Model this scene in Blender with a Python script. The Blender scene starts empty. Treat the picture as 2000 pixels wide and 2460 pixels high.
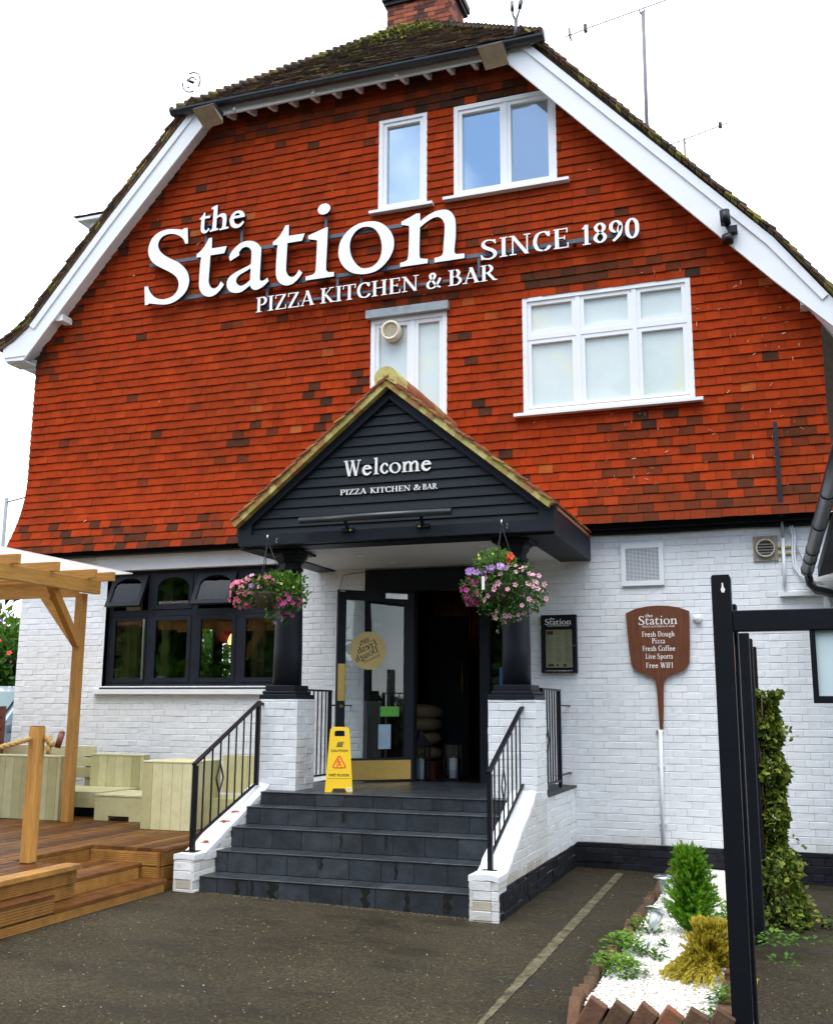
import bpy, math, random
from mathutils import Vector, Matrix
from mathutils.geometry import tessellate_polygon
C = bpy.context.scene.collection
S = bpy.context.scene
R = math.radians
rnd = random.Random(7)

# ------------------------------------------------------------------ camera, sky, sun, exposure
cam_d = bpy.data.cameras.new('camera'); cam = bpy.data.objects.new('camera', cam_d); C.objects.link(cam)
def look(y, p, r):
    cy, sy = math.cos(y), math.sin(y)
    ri = Vector((cy, sy, 0)); f0 = Vector((-sy, cy, 0)); u0 = Vector((0, 0, 1))
    f = math.cos(p)*f0 + math.sin(p)*u0; u = -math.sin(p)*f0 + math.cos(p)*u0
    return Matrix((math.cos(r)*ri + math.sin(r)*u, -math.sin(r)*ri + math.cos(r)*u, -f)).transposed()
CAMLOC = Vector((0, -11.408, 1.65))
cam.matrix_world = Matrix.Translation(CAMLOC) @ look(0.344262, 0.187455, 0.005437).to_4x4()
cam_d.sensor_fit = 'HORIZONTAL'; cam_d.sensor_width = 36; cam_d.lens = 36*2478.5/2000
cam_d.clip_start = 0.05; cam_d.clip_end = 2000
S.camera = cam
SUN_EL, SUN_AZ = 62, 184          # compass-like: azimuth measured from +Y clockwise; 205 = behind and left of the camera
w = bpy.data.worlds.new("World"); S.world = w; w.use_nodes = True
nt = w.node_tree; nt.nodes.clear()
n_out = nt.nodes.new('ShaderNodeOutputWorld'); n_bg = nt.nodes.new('ShaderNodeBackground')
sky = nt.nodes.new('ShaderNodeTexSky'); sky.sky_type = 'NISHITA'; sky.sun_disc = False
sky.sun_elevation = R(SUN_EL); sky.sun_rotation = R(SUN_AZ); sky.air_density = 1.0; sky.dust_density = 0.2; sky.ozone_density = 3.0
tc = nt.nodes.new('ShaderNodeTexCoord'); no = nt.nodes.new('ShaderNodeTexNoise')
no.inputs['Scale'].default_value = 4.2; no.inputs['Detail'].default_value = 6
cr = nt.nodes.new('ShaderNodeValToRGB'); cr.color_ramp.elements[0].position = .22; cr.color_ramp.elements[0].color = (.06,)*3 + (1,)
cr.color_ramp.elements[1].position = .50; cr.color_ramp.elements[1].color = (1, 1, 1, 1)
mx = nt.nodes.new('ShaderNodeMix'); mx.data_type = 'RGBA'
sep = nt.nodes.new('ShaderNodeSeparateXYZ'); ma = nt.nodes.new('ShaderNodeMath'); ma.operation = 'MULTIPLY_ADD'; ma.inputs[1].default_value = .225   # cloud thins out to the south, behind the camera
nt.links.new(tc.outputs['Generated'], no.inputs['Vector']); nt.links.new(tc.outputs['Generated'], sep.inputs[0]); nt.links.new(sep.outputs['Y'], ma.inputs[0]); nt.links.new(no.outputs['Fac'], ma.inputs[2]); nt.links.new(ma.outputs[0], cr.inputs['Fac'])
nt.links.new(cr.outputs['Color'], mx.inputs[0]); nt.links.new(sky.outputs['Color'], mx.inputs[6])
mx.inputs[7].default_value = (11.6, 12.0, 12.6, 1)      # cloud layer
nt.links.new(mx.outputs[2], n_bg.inputs['Color']); n_bg.inputs['Strength'].default_value = 0.13
nt.links.new(n_bg.outputs[0], n_out.inputs[0])
sl = bpy.data.lights.new('sun', 'SUN'); sl.energy = 1.5; sl.angle = R(45); sl.color = (1, .96, .9)
so = bpy.data.objects.new('sun', sl); C.objects.link(so)
sd = Vector((math.sin(R(SUN_AZ))*math.cos(R(SUN_EL)), math.cos(R(SUN_AZ))*math.cos(R(SUN_EL)), math.sin(R(SUN_EL))))
so.rotation_euler = sd.to_track_quat('Z', 'Y').to_euler(); so.location = (0, -10, 20)
S.view_settings.view_transform = 'Standard'; S.view_settings.look = 'None'
S.view_settings.exposure = 0.80; S.view_settings.gamma = 1
S.render.engine = 'CYCLES'
S.cycles.max_bounces = 6; S.cycles.transparent_max_bounces = 10; S.cycles.use_denoising = True

# ------------------------------------------------------------------ materials
def new_mat(name):
    m = bpy.data.materials.new(name); m.use_nodes = True; t = m.node_tree
    return m, t, t.nodes['Principled BSDF']
def N(t, typ, **k):
    n = t.nodes.new(typ)
    for a, b in k.items(): setattr(n, a, b)
    return n
def ramp(t, pts):
    r = N(t, 'ShaderNodeValToRGB'); e = r.color_ramp.elements
    while len(e) < len(pts): e.new(0.5)
    for i, (p, c) in enumerate(pts): e[i].position = p; e[i].color = tuple(c) + (1,)
    return r
def mixc(t, fac, a, b, mode='MIX'):
    n = N(t, 'ShaderNodeMix', data_type='RGBA', blend_type=mode)
    for i, v in ((0, fac), (6, a), (7, b)):
        if hasattr(v, 'is_linked'): t.links.new(v, n.inputs[i])
        elif isinstance(v, tuple): n.inputs[i].default_value = v + (1,)
        else: n.inputs[i].default_value = v
    return n.outputs[2]
def noise(t, scale, detail=5, rough=.6, stretch=None):
    tc = N(t, 'ShaderNodeTexCoord'); n = N(t, 'ShaderNodeTexNoise')
    n.inputs['Scale'].default_value = scale; n.inputs['Detail'].default_value = detail; n.inputs['Roughness'].default_value = rough
    if stretch:
        mp = N(t, 'ShaderNodeMapping'); mp.inputs['Scale'].default_value = stretch
        t.links.new(tc.outputs['Object'], mp.inputs['Vector']); t.links.new(mp.outputs[0], n.inputs['Vector'])
    else: t.links.new(tc.outputs['Object'], n.inputs['Vector'])
    return n.outputs['Fac']
def bumpy(t, b, h, strength, dist=.01):
    n = N(t, 'ShaderNodeBump'); n.inputs['Strength'].default_value = strength; n.inputs['Distance'].default_value = dist
    t.links.new(h, n.inputs['Height']); t.links.new(n.outputs[0], b.inputs['Normal'])
MATS = {}
def M(name, col, rough=.6, var=.2, vs=6, bump=0, bs=60, metal=0, spec=.5, stretch=None, dirt=None, ds=3, dlo=.55, dhi=.75, coat=0):
    """one surface colour with a noise variation, an optional dirt colour in patches and an optional fine bump"""
    if name in MATS: return MATS[name]
    m, t, b = new_mat(name)
    f = noise(t, vs, 6, .65, stretch)
    r = ramp(t, [(.25, tuple(c*(1-var) for c in col)), (.75, tuple(min(1, c*(1+var)) for c in col))])
    t.links.new(f, r.inputs[0]); out = r.outputs[0]
    if dirt:
        d = noise(t, ds, 8, .7); rr = ramp(t, [(dlo, (0, 0, 0)), (dhi, (1, 1, 1))]); t.links.new(d, rr.inputs[0])
        out = mixc(t, rr.outputs[0], out, dirt)
    t.links.new(out, b.inputs['Base Color'])
    b.inputs['Roughness'].default_value = rough; b.inputs['Metallic'].default_value = metal
    b.inputs['Specular IOR Level'].default_value = spec; b.inputs['Coat Weight'].default_value = coat
    if bump: bumpy(t, b, noise(t, bs, 6, .6, stretch), bump)
    MATS[name] = m; return m
def M_tint(name, pts, rough=.7, bump=.3, bs=60, vs=18, var=.35, spec=.3, trans=0, dirt=None, ds=2, dlo=.5, dhi=.7, dst=None):
    """colour chosen per face by the 'tint' attribute (0..1) through a ramp"""
    m, t, b = new_mat(name)
    a = N(t, 'ShaderNodeAttribute', attribute_name='tint'); r = ramp(t, pts); r.color_ramp.interpolation = 'LINEAR'
    t.links.new(a.outputs['Fac'], r.inputs[0])
    f = noise(t, vs, 6, .7); v = ramp(t, [(.3, (1-var,)*3), (.7, (1+var*.6,)*3)]); t.links.new(f, v.inputs[0])
    out = mixc(t, 1.0, r.outputs[0], v.outputs[0], 'MULTIPLY')
    if dirt:
        d = noise(t, ds, 8, .7, dst); rr = ramp(t, [(dlo, (0, 0, 0)), (dhi, (1, 1, 1))]); t.links.new(d, rr.inputs[0])
        out = mixc(t, rr.outputs[0], out, dirt)
    t.links.new(out, b.inputs['Base Color']); b.inputs['Roughness'].default_value = rough; b.inputs['Specular IOR Level'].default_value = spec
    if bump: bumpy(t, b, noise(t, bs, 6, .6), bump)
    if trans:
        tr = N(t, 'ShaderNodeBsdfTranslucent'); ms = N(t, 'ShaderNodeMixShader'); ms.inputs[0].default_value = trans
        t.links.new(out, tr.inputs['Color']); o = t.nodes['Material Output']
        t.links.new(b.outputs[0], ms.inputs[1]); t.links.new(tr.outputs[0], ms.inputs[2]); t.links.new(ms.outputs[0], o.inputs[0])
    return m
def M_glass(name, refl=.12, tint=(.9, .95, .95), rough=.0, gcol=(1, 1, 1)):
    m, t, b = new_mat(name); t.nodes.remove(b); o = t.nodes['Material Output']
    tr = N(t, 'ShaderNodeBsdfTransparent'); tr.inputs[0].default_value = tint + (1,)
    gl = N(t, 'ShaderNodeBsdfGlossy'); gl.inputs['Roughness'].default_value = rough; gl.inputs['Color'].default_value = gcol + (1,)
    fr = N(t, 'ShaderNodeFresnel'); fr.inputs[0].default_value = 1.5
    ad = N(t, 'ShaderNodeMath', operation='ADD', use_clamp=True); t.links.new(fr.outputs[0], ad.inputs[0]); ad.inputs[1].default_value = refl - .04
    ms = N(t, 'ShaderNodeMixShader'); t.links.new(ad.outputs[0], ms.inputs[0])
    t.links.new(tr.outputs[0], ms.inputs[1]); t.links.new(gl.outputs[0], ms.inputs[2]); t.links.new(ms.outputs[0], o.inputs[0])
    return m
def M_emit(name, col, s):
    m, t, b = new_mat(name); b.inputs['Base Color'].default_value = col + (1,)
    b.inputs['Emission Color'].default_value = col + (1,); b.inputs['Emission Strength'].default_value = s; return m

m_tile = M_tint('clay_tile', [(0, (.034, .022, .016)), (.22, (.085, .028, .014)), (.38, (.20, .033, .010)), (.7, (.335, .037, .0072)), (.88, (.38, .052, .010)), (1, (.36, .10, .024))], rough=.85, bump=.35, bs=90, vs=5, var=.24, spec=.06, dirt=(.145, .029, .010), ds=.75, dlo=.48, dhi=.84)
m_roof = M_tint('weathered_roof_tile', [(0, (.045, .04, .035)), (.4, (.12, .085, .06)), (.65, (.19, .10, .065)), (.85, (.16, .15, .04)), (1, (.36, .32, .08))], rough=.9, bump=.6, bs=50, vs=14, var=.5, spec=.2)
m_porchtile = M_tint('porch_roof_tile', [(0, (.24, .06, .03)), (.5, (.34, .12, .06)), (.8, (.40, .33, .09)), (1, (.55, .48, .17))], rough=.85, bump=.4, bs=70, var=.3)
m_white = M_tint('painted_brick', [(0, (.66, .66, .64)), (.4, (.80, .825, .85)), (1, (.83, .86, .885))], rough=.55, bump=.25, bs=110, vs=7, var=.07, spec=.35, dirt=(.66, .65, .59), ds=1.1, dlo=.56, dhi=.92, dst=(5, 5, .7))
m_dirtywhite = M_tint('worn_white_paint', [(0, (.42, .36, .27)), (.5, (.70, .71, .70)), (1, (.80, .81, .82))], rough=.65, bump=.5, bs=70, vs=9, var=.12, dirt=(.42, .30, .20), ds=5, dlo=.62, dhi=.80)
m_whiteflat = M('white_paint', (.80, .82, .84), .5, .05, 4, .08, 90)
m_render = M('white_render', (.79, .81, .83), .6, .06, 5, .25, 45, dirt=(.5, .45, .38), ds=4, dlo=.66, dhi=.82)
m_sofw = M('soffit_paint', (.66, .66, .65), .6, .06, 3)
m_upvc = M('white_frame', (.80, .83, .86), .35, .03, 3, dirt=(.60, .60, .57), ds=5, dlo=.60, dhi=.85)
m_black = M('black_gloss_paint', (.005, .0065, .010), .45, .3, 9, .12, 70, spec=.2, dirt=(.030, .026, .022), ds=14, dlo=.64, dhi=.74)
m_blackplinth = M_tint('black_bitumen_brick', [(0, (.008, .009, .013)), (1, (.014, .016, .021))], rough=.6, spec=.25, bump=.5, bs=80, var=.3)
m_board = M('dark_blue_black_timber', (.0105, .0148, .0215), .5, .35, 5, .35, 40, stretch=(1, 14, 14), spec=.18)
m_fascia = M('dark_grey_paint', (.012, .0155, .0225), .5, .25, 4, .15, 60, spec=.2)
m_iron = M('black_ironwork', (.006, .007, .012), .4, .2, 8, spec=.3)
m_slate = M_tint('slate_tile', [(0, (.026, .032, .040)), (.5, (.034, .042, .052)), (1, (.046, .054, .064))], rough=.36, bump=.45, bs=26, vs=5, var=.5, spec=.5, dirt=(.02, .022, .024), ds=3, dlo=.52, dhi=.72)
m_grout = M('pale_grout', (.045, .048, .05), .8, .3)
m_gutter = M('black_plastic', (.014, .02, .026), .3, .2, 5, spec=.6)
m_brickred = M_tint('chimney_brick', [(0, (.06, .03, .03)), (.4, (.22, .06, .035)), (1, (.40, .12, .06))], rough=.85, bump=.5, bs=60, var=.3)
m_mortar = M('mortar', (.42, .36, .30), .9, .2)
m_wood = M('pine_timber', (.47, .23, .048), .55, .35, 5, .3, 30, stretch=(9, 9, .7), dirt=(.24, .095, .025), ds=11, dlo=.64, dhi=.70)
m_wood_y = M('pine_beam', (.54, .28, .06), .55, .3, 5, .3, 30, stretch=(9, .7, 9))
m_wood_x = M('pine_rafter', (.58, .31, .07), .55, .3, 5, .3, 30, stretch=(.7, 9, 9))
m_deck = M_tint('wet_decking', [(0, (.075, .029, .009)), (.5, (.155, .060, .015)), (1, (.25, .11, .028))], rough=.42, bump=.4, bs=40, vs=7, var=.45, spec=.3, dirt=(.07, .035, .018), ds=2.2, dlo=.52, dhi=.74)
m_deckf = M_tint('decking_face', [(0, (.14, .06, .016)), (.5, (.34, .16, .036)), (1, (.46, .24, .06))], rough=.6, bump=.4, bs=40, vs=6, var=.35, dirt=(.10, .05, .02), ds=2.6, dlo=.55, dhi=.74)
m_sage = M_tint('pale_green_painted_plank', [(0, (.42, .39, .19)), (.5, (.57, .535, .285)), (1, (.64, .605, .36))], rough=.6, bump=.25, bs=40, vs=8, var=.14, dirt=(.34, .31, .17), ds=5, dlo=.60, dhi=.8)
m_dark = M('dark_void', (.012, .012, .013), .8)
m_gap = M('dark_joint', (.05, .045, .03), .9)
m_aerial = M('weathered_alloy', (.17, .17, .20), .6, .1)
m_steel = M('brushed_steel', (.55, .57, .60), .28, .1, 20, metal=1)
m_brass = M('brass_plate', (.62, .42, .12), .32, .12, 30, metal=.9)
m_gold = M('gold_vinyl', (.74, .55, .20), .5, .05)
m_letter = M('white_acrylic', (.86, .88, .91), .3, .02)
m_yellow = M('yellow_plastic', (.86, .56, .012), .38, .05, 3)
m_red = M('red_print', (.75, .06, .02), .5, .05)
m_blackprint = M('black_print', (.015, .015, .018), .6, .05)
m_print = M('white_print', (.82, .82, .80), .5, .04)
m_peel = M('walnut_board', (.135, .042, .016), .42, .5, 4, .25, 30, stretch=(12, 12, .8), spec=.5)
m_paper = M('cream_paper', (.85, .72, .42), .6, .06)
m_greytext = M('grey_print', (.30, .26, .18), .7, .1)
m_leaf = M_tint('leaf', [(0, (.016, .05, .008)), (.5, (.055, .16, .014)), (1, (.17, .31, .03))], rough=.55, bump=0, var=.25, vs=9, trans=.3)
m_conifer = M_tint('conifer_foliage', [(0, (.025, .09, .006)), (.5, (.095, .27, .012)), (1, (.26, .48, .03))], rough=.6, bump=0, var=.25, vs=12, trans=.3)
m_golden = M_tint('golden_foliage', [(0, (.16, .11, .012)), (.5, (.42, .33, .025)), (1, (.66, .57, .08))], rough=.6, bump=0, var=.25, vs=12, trans=.3)
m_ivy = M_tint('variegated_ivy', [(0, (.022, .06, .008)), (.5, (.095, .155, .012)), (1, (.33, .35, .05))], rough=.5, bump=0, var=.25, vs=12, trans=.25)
m_moss = M_tint('moss', [(0, (.05, .06, .02)), (.6, (.13, .15, .02)), (1, (.32, .32, .03))], rough=.95, bump=0, var=.3)
m_bark = M('bark', (.12, .07, .04), .9, .4, 20, .6, 40)
m_gravel = M_tint('white_chipping', [(0, (.46, .42, .34)), (.35, (.76, .74, .69)), (1, (.84, .84, .82))], rough=.7, bump=0, var=.08)
m_edging = M_tint('edging_brick', [(0, (.075, .05, .03)), (.5, (.15, .075, .045)), (1, (.27, .09, .05))], rough=.9, bump=.6, bs=50, var=.35, dirt=(.10, .085, .04), ds=9, dlo=.52, dhi=.68)
m_rope = M('rope', (.46, .29, .10), .8, .3, 40, .8, 120)
m_signrail = M('slate_blue_rail', (.075, .105, .145), .5, .2, 6)
m_lead = M('lead_flashing', (.26, .30, .33), .55, .25, 12, .2, 40)
m_brown = M('red_brown_stain', (.17, .045, .022), .5, .35, 8, .25, 30)
m_red_cloth = M('red_shade', (.30, .012, .03), .8, .1)
m_curtain = M('beige_curtain', (.40, .30, .15), .9, .25, 14, stretch=(30, 30, .5))
m_sack = M('hessian_sack', (.28, .20, .10), .95, .3, 60, .8, 150)
m_floor = M('dark_timber_floor', (.035, .02, .011), .5, .4, 5)
m_inwall = M('dark_interior_wall', (.045, .030, .018), .8, .3, 2)
m_car = M('silver_blue_car_paint', (.32, .40, .48), .22, .05, 2, metal=.6, coat=.6)
m_rubber = M('tyre_rubber', (.015, .015, .015), .8)
m_candle = M('candle_wax', (.78, .80, .84), .5, .04)
m_pot = M('white_ceramic', (.78, .82, .84), .35, .04)
g_clear = M_glass('clear_glass', .045)
g_dark = M_glass('window_glass', .045, (.80, .84, .84))
g_sky = M_glass('upstairs_glass', .48, (.6, .68, .72), gcol=(.80, .93, 1))
g_pale = M_glass('upstairs_clear_glass', .30, (.92, .94, .95), gcol=(.9, .96, 1))
g_sheet = M_glass('acrylic_cover', .05, (.93, .95, .97), .02)
g_poly, _t, _b = new_mat('opal_polycarbonate_sheet'); _b.inputs['Base Color'].default_value = (.78, .78, .78, 1); _b.inputs['Roughness'].default_value = .2
_tr = N(_t, 'ShaderNodeBsdfTranslucent'); _tr.inputs[0].default_value = (.80, .78, .77, 1); _tp = N(_t, 'ShaderNodeBsdfTransparent'); _m1 = N(_t, 'ShaderNodeMixShader'); _m2 = N(_t, 'ShaderNodeMixShader'); _m1.inputs[0].default_value = .75; _m2.inputs[0].default_value = .30
_t.links.new(_b.outputs[0], _m1.inputs[1]); _t.links.new(_tr.outputs[0], _m1.inputs[2]); _t.links.new(_m1.outputs[0], _m2.inputs[1]); _t.links.new(_tp.outputs[0], _m2.inputs[2]); _t.links.new(_m2.outputs[0], _t.nodes['Material Output'].inputs[0])
m_frost = M('frosted_glass', (.62, .71, .70), .14, .10, 2.2, spec=.6, coat=.5, dirt=(.68, .68, .50), ds=1.1, dlo=.50, dhi=.72)
m_bulb = M_emit('lamp_glow', (1, .55, .18), 2.2)
m_bulb2 = M_emit('wall_lamp_glow', (1, .42, .10), 1.2)

# ------------------------------------------------------------------ mesh building
ORG = {}
class MB:
    def __init__(s): s.v = []; s.f = []; s.t = []; s.sm = []
    def add(s, vs, fs, t=.5, sm=False):
        o = len(s.v); s.v += [tuple(v) for v in vs]
        for f in fs: s.f.append(tuple(i+o for i in f)); s.t.append(t); s.sm.append(sm)
    def box(s, x0, x1, y0, y1, z0, z1, t=.5):
        s.add([(x, y, z) for x in (x0, x1) for y in (y0, y1) for z in (z0, z1)],
              [(0, 1, 3, 2), (4, 6, 7, 5), (0, 4, 5, 1), (2, 3, 7, 6), (0, 2, 6, 4), (1, 5, 7, 3)], t)
    def cbox(s, x0, x1, y0, y1, z0, z1, c=.008, t=.5):
        """a box with chamfered edges, made of three nested slabs joined as one hull"""
        X = (x0, x0+c, x1-c, x1); Y = (y0, y0+c, y1-c, y1); Z = (z0, z0+c, z1-c, z1)
        P = {}; vs = []
        def p(i, j, k):
            if (i, j, k) not in P: P[(i, j, k)] = len(vs); vs.append((X[i], Y[j], Z[k]))
            return P[(i, j, k)]
        fs = []
        for a in (0, 3):
            fs.append((p(a, 1, 1), p(a, 2, 1), p(a, 2, 2), p(a, 1, 2))); fs.append((p(1, a, 1), p(2, a, 1), p(2, a, 2), p(1, a, 2))); fs.append((p(1, 1, a), p(2, 1, a), p(2, 2, a), p(1, 2, a)))
        for a, ai in ((0, 1), (3, 2)):
            for b, bi in ((0, 1), (3, 2)):
                fs.append((p(a, bi, 1), p(a, bi, 2), p(ai, b, 2), p(ai, b, 1)))
                fs.append((p(a, 1, bi), p(a, 2, bi), p(ai, 2, b), p(ai, 1, b)))
                fs.append((p(1, a, bi), p(2, a, bi), p(2, ai, b), p(1, ai, b)))
                for d, di in ((0, 1), (3, 2)): fs.append((p(a, bi, di), p(ai, b, di), p(ai, bi, d)))
        s.add(vs, fs, t)
    def bar(s, p, q, w, h, up=(0, 0, 1), t=.5):
        p, q = Vector(p), Vector(q); d = (q-p).normalized(); u = Vector(up); sx = d.cross(u)
        if sx.length < 1e-4: sx = d.cross(Vector((1, 0, 0)))
        sx.normalize(); u = sx.cross(d).normalized(); a = sx*w/2; b = u*h/2
        s.add([p-a-b, p+a-b, p+a+b, p-a+b, q-a-b, q+a-b, q+a+b, q-a+b], [(3, 2, 1, 0), (4, 5, 6, 7), (0, 1, 5, 4), (1, 2, 6, 5), (2, 3, 7, 6), (3, 0, 4, 7)], t)
    def tube(s, pts, r, n=8, t=.5, r1=None, cap=True):
        pts = [Vector(p) for p in pts]; k = len(pts); rings = []; o = len(s.v); ref = None
        for i, p in enumerate(pts):
            d = (pts[min(i+1, k-1)]-pts[max(i-1, 0)]).normalized()
            if ref is None:
                ref = d.cross(Vector((0, 0, 1)))
                if ref.length < 1e-3: ref = Vector((1, 0, 0))
            ref = (ref - d*ref.dot(d)).normalized(); b = d.cross(ref)
            rr = r if r1 is None else r+(r1-r)*i/max(1, k-1)
            s.v += [tuple(p+(ref*math.cos(2*math.pi*j/n)+b*math.sin(2*math.pi*j/n))*rr) for j in range(n)]
        for i in range(k-1):
            for j in range(n): s.f.append((o+i*n+j, o+i*n+(j+1) % n, o+(i+1)*n+(j+1) % n, o+(i+1)*n+j)); s.t.append(t); s.sm.append(True)
        if cap:
            s.f.append(tuple(o+j for j in range(n))[::-1]); s.t.append(t); s.sm.append(False)
            s.f.append(tuple(o+(k-1)*n+j for j in range(n))); s.t.append(t); s.sm.append(False)
    def lathe(s, prof, c=(0, 0, 0), n=24, axis='Z', t=.5, sm=True):
        o = len(s.v); c = Vector(c)
        for r, h in prof:
            for j in range(n):
                a = 2*math.pi*j/n; x, y = r*math.cos(a), r*math.sin(a)
                s.v.append(tuple(c+Vector({'Z': (x, y, h), 'Y': (x, h, y), 'X': (h, x, y)}[axis])))
        for i in range(len(prof)-1):
            for j in range(n): s.f.append((o+i*n+j, o+i*n+(j+1) % n, o+(i+1)*n+(j+1) % n, o+(i+1)*n+j)); s.t.append(t); s.sm.append(sm)
        for i in (0, len(prof)-1):
            if prof[i][0] > 1e-5: s.f.append(tuple(o+i*n+j for j in range(n))); s.t.append(t); s.sm.append(False)
    def prism(s, polys, fn, d0, d1, t=.5):
        """polys: outer outline then holes, 2-D; fn(u,v,d) maps to the world; front face at d0, back at d1"""
        fl = [p for q in polys for p in q]; n = len(fl)
        tri = tessellate_polygon([[Vector((u, v, 0)) for u, v in q] for q in polys])
        s.add([fn(u, v, d0) for u, v in fl] + [fn(u, v, d1) for u, v in fl], [], t)
        o = len(s.v)-2*n
        for f in tri:
            s.f.append(tuple(o+i for i in f)); s.t.append(t); s.sm.append(False)
            s.f.append(tuple(o+n+i for i in f[::-1])); s.t.append(t); s.sm.append(False)
        b = o
        for q in polys:
            k = len(q)
            for i in range(k):
                s.f.append((b+i, b+(i+1) % k, b+n+(i+1) % k, b+n+i)); s.t.append(t); s.sm.append(False)
            b += k
    def build(s, name, mat, parent=None, label=None, kind=None, group=None, cat=None, smooth=False, org=None):
        me = bpy.data.meshes.new(name)
        if parent is not None: o0 = ORG[parent.name]
        elif org is not None: o0 = Vector(org)
        else:
            xs = [v[0] for v in s.v]; ys = [v[1] for v in s.v]; zs = [v[2] for v in s.v]
            o0 = Vector(((min(xs)+max(xs))/2, (min(ys)+max(ys))/2, min(zs)))
        me.from_pydata([(v[0]-o0[0], v[1]-o0[1], v[2]-o0[2]) for v in s.v], [], s.f)
        a = me.attributes.new('tint', 'FLOAT', 'FACE'); a.data.foreach_set('value', s.t)
        me.polygons.foreach_set('use_smooth', [bool(x or smooth) for x in s.sm])
        import bmesh
        bm = bmesh.new(); bm.from_mesh(me); bmesh.ops.recalc_face_normals(bm, faces=bm.faces); bm.to_mesh(me); bm.free()
        me.materials.append(mat); me.update()
        o = bpy.data.objects.new(name, me); C.objects.link(o)
        if parent is not None: o.parent = parent; ORG[o.name] = o0
        else: o.location = o0; ORG[o.name] = o0
        if label: o['label'] = label
        if kind: o['kind'] = kind
        if group: o['group'] = group
        if cat: o['category'] = cat
        return o
def thing(name, label, cat, loc, group=None):
    o = bpy.data.objects.new(name, None); C.objects.link(o); o.location = loc; o.empty_display_size = .1
    ORG[o.name] = Vector(loc); o['label'] = label; o['category'] = cat
    if group: o['group'] = group
    return o
def one(name, mat, parent, fn, **k):
    b = MB(); fn(b); return b.build(name, mat, parent, **k)
def boxpart(name, mat, parent, *a, **k):
    b = MB(); b.box(*a); return b.build(name, mat, parent, **k)
def dup(root, dloc, label=None, group=None):
    """a copy of a thing with copies of its parts and sub-parts, moved by dloc"""
    r = root.copy(); C.objects.link(r); r.location = root.location + Vector(dloc); ORG[r.name] = ORG[root.name] + Vector(dloc)
    if label: r['label'] = label
    if group: r['group'] = group
    for ch in list(root.children):
        c = ch.copy(); C.objects.link(c); c.parent = r
        for g in list(ch.children):
            d = g.copy(); C.objects.link(d); d.parent = c
    return r
def gz(x): return max(-.06, min(.22, -.022*(x+2.5)))        # the car park rises gently to the left

# bricks and tiles as real blocks
def clip(iv, holes):
    for h0, h1 in holes:
        nx = []
        for a, b in iv:
            if h1 <= a or h0 >= b: nx.append((a, b)); continue
            if h0 > a: nx.append((a, h0))
            if h1 < b: nx.append((h1, b))
        iv = nx
    return iv
def bricks(mb, fn, u0, u1, z0, z1, holes=(), lim=None, course=.075, t=lambda u, z: .5+.22*rnd.random() if z > .34 else rnd.uniform(.1, .5), jit=.0016, gap=.0026, L=.225, Hd=.1125, depth=.03, phase=0):
    """Flemish bond; fn(u,z,d) with d = distance out of the wall; lim(z) gives the u interval of a course"""
    k = 0; z = z0
    while z < z1-.012:
        zt = min(z+course, z1); zm = (z+zt)/2; a, b = (u0, u1) if lim is None else lim(zm)
        iv = clip([(a, b)], [(h[0], h[1]) for h in holes if h[2] < zm < h[3]])
        u = u0-.4-(k % 2)*(L/2+Hd/2)-phase; i = 0
        wob = [rnd.uniform(-.003, .003) for _ in range(2)]
        while u < u1+.3:
            l = L if i % 2 == 0 else Hd; i += 1
            for a, b in iv:
                s0, s1 = max(a, u), min(b, u+l)
                if s1-s0 < .02: continue
                g = gap/2; e = .005; d = rnd.uniform(-jit, jit); dz = rnd.uniform(-.002, .002)
                l0 = s0+(.0006 if s0 > a+1e-6 else 0); l1 = s1-(.0006 if s1 < b-1e-6 else 0); b0 = z+g+dz; b1 = zt-g+dz
                e0 = .0022 if s0 > a+1e-6 else .002; e1 = .0022 if s1 < b-1e-6 else .002
                D0 = -depth
                dd = [d+rnd.uniform(-.0025, .0025) for _ in range(4)]
                mb.add([fn(l0, b0, D0), fn(l1, b0, D0), fn(l1, b1, D0), fn(l0, b1, D0), fn(l0+.0, b0, d-.0042), fn(l1-.0, b0, d-.0042), fn(l1, b1, d-.005), fn(l0, b1, d-.005),
                        fn(l0+e0, b0+e, dd[0]), fn(l1-e1, b0+e, dd[1]), fn(l1-e1, b1-e, dd[2]), fn(l0+e0, b1-e, dd[3])],
                       [(8, 9, 10, 11), (4, 5, 9, 8), (5, 6, 10, 9), (6, 7, 11, 10), (7, 4, 8, 11), (0, 1, 5, 4), (1, 2, 6, 5), (2, 3, 7, 6), (3, 0, 4, 7)], t((s0+s1)/2, zm))
            u += l
        z += course; k += 1
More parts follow.
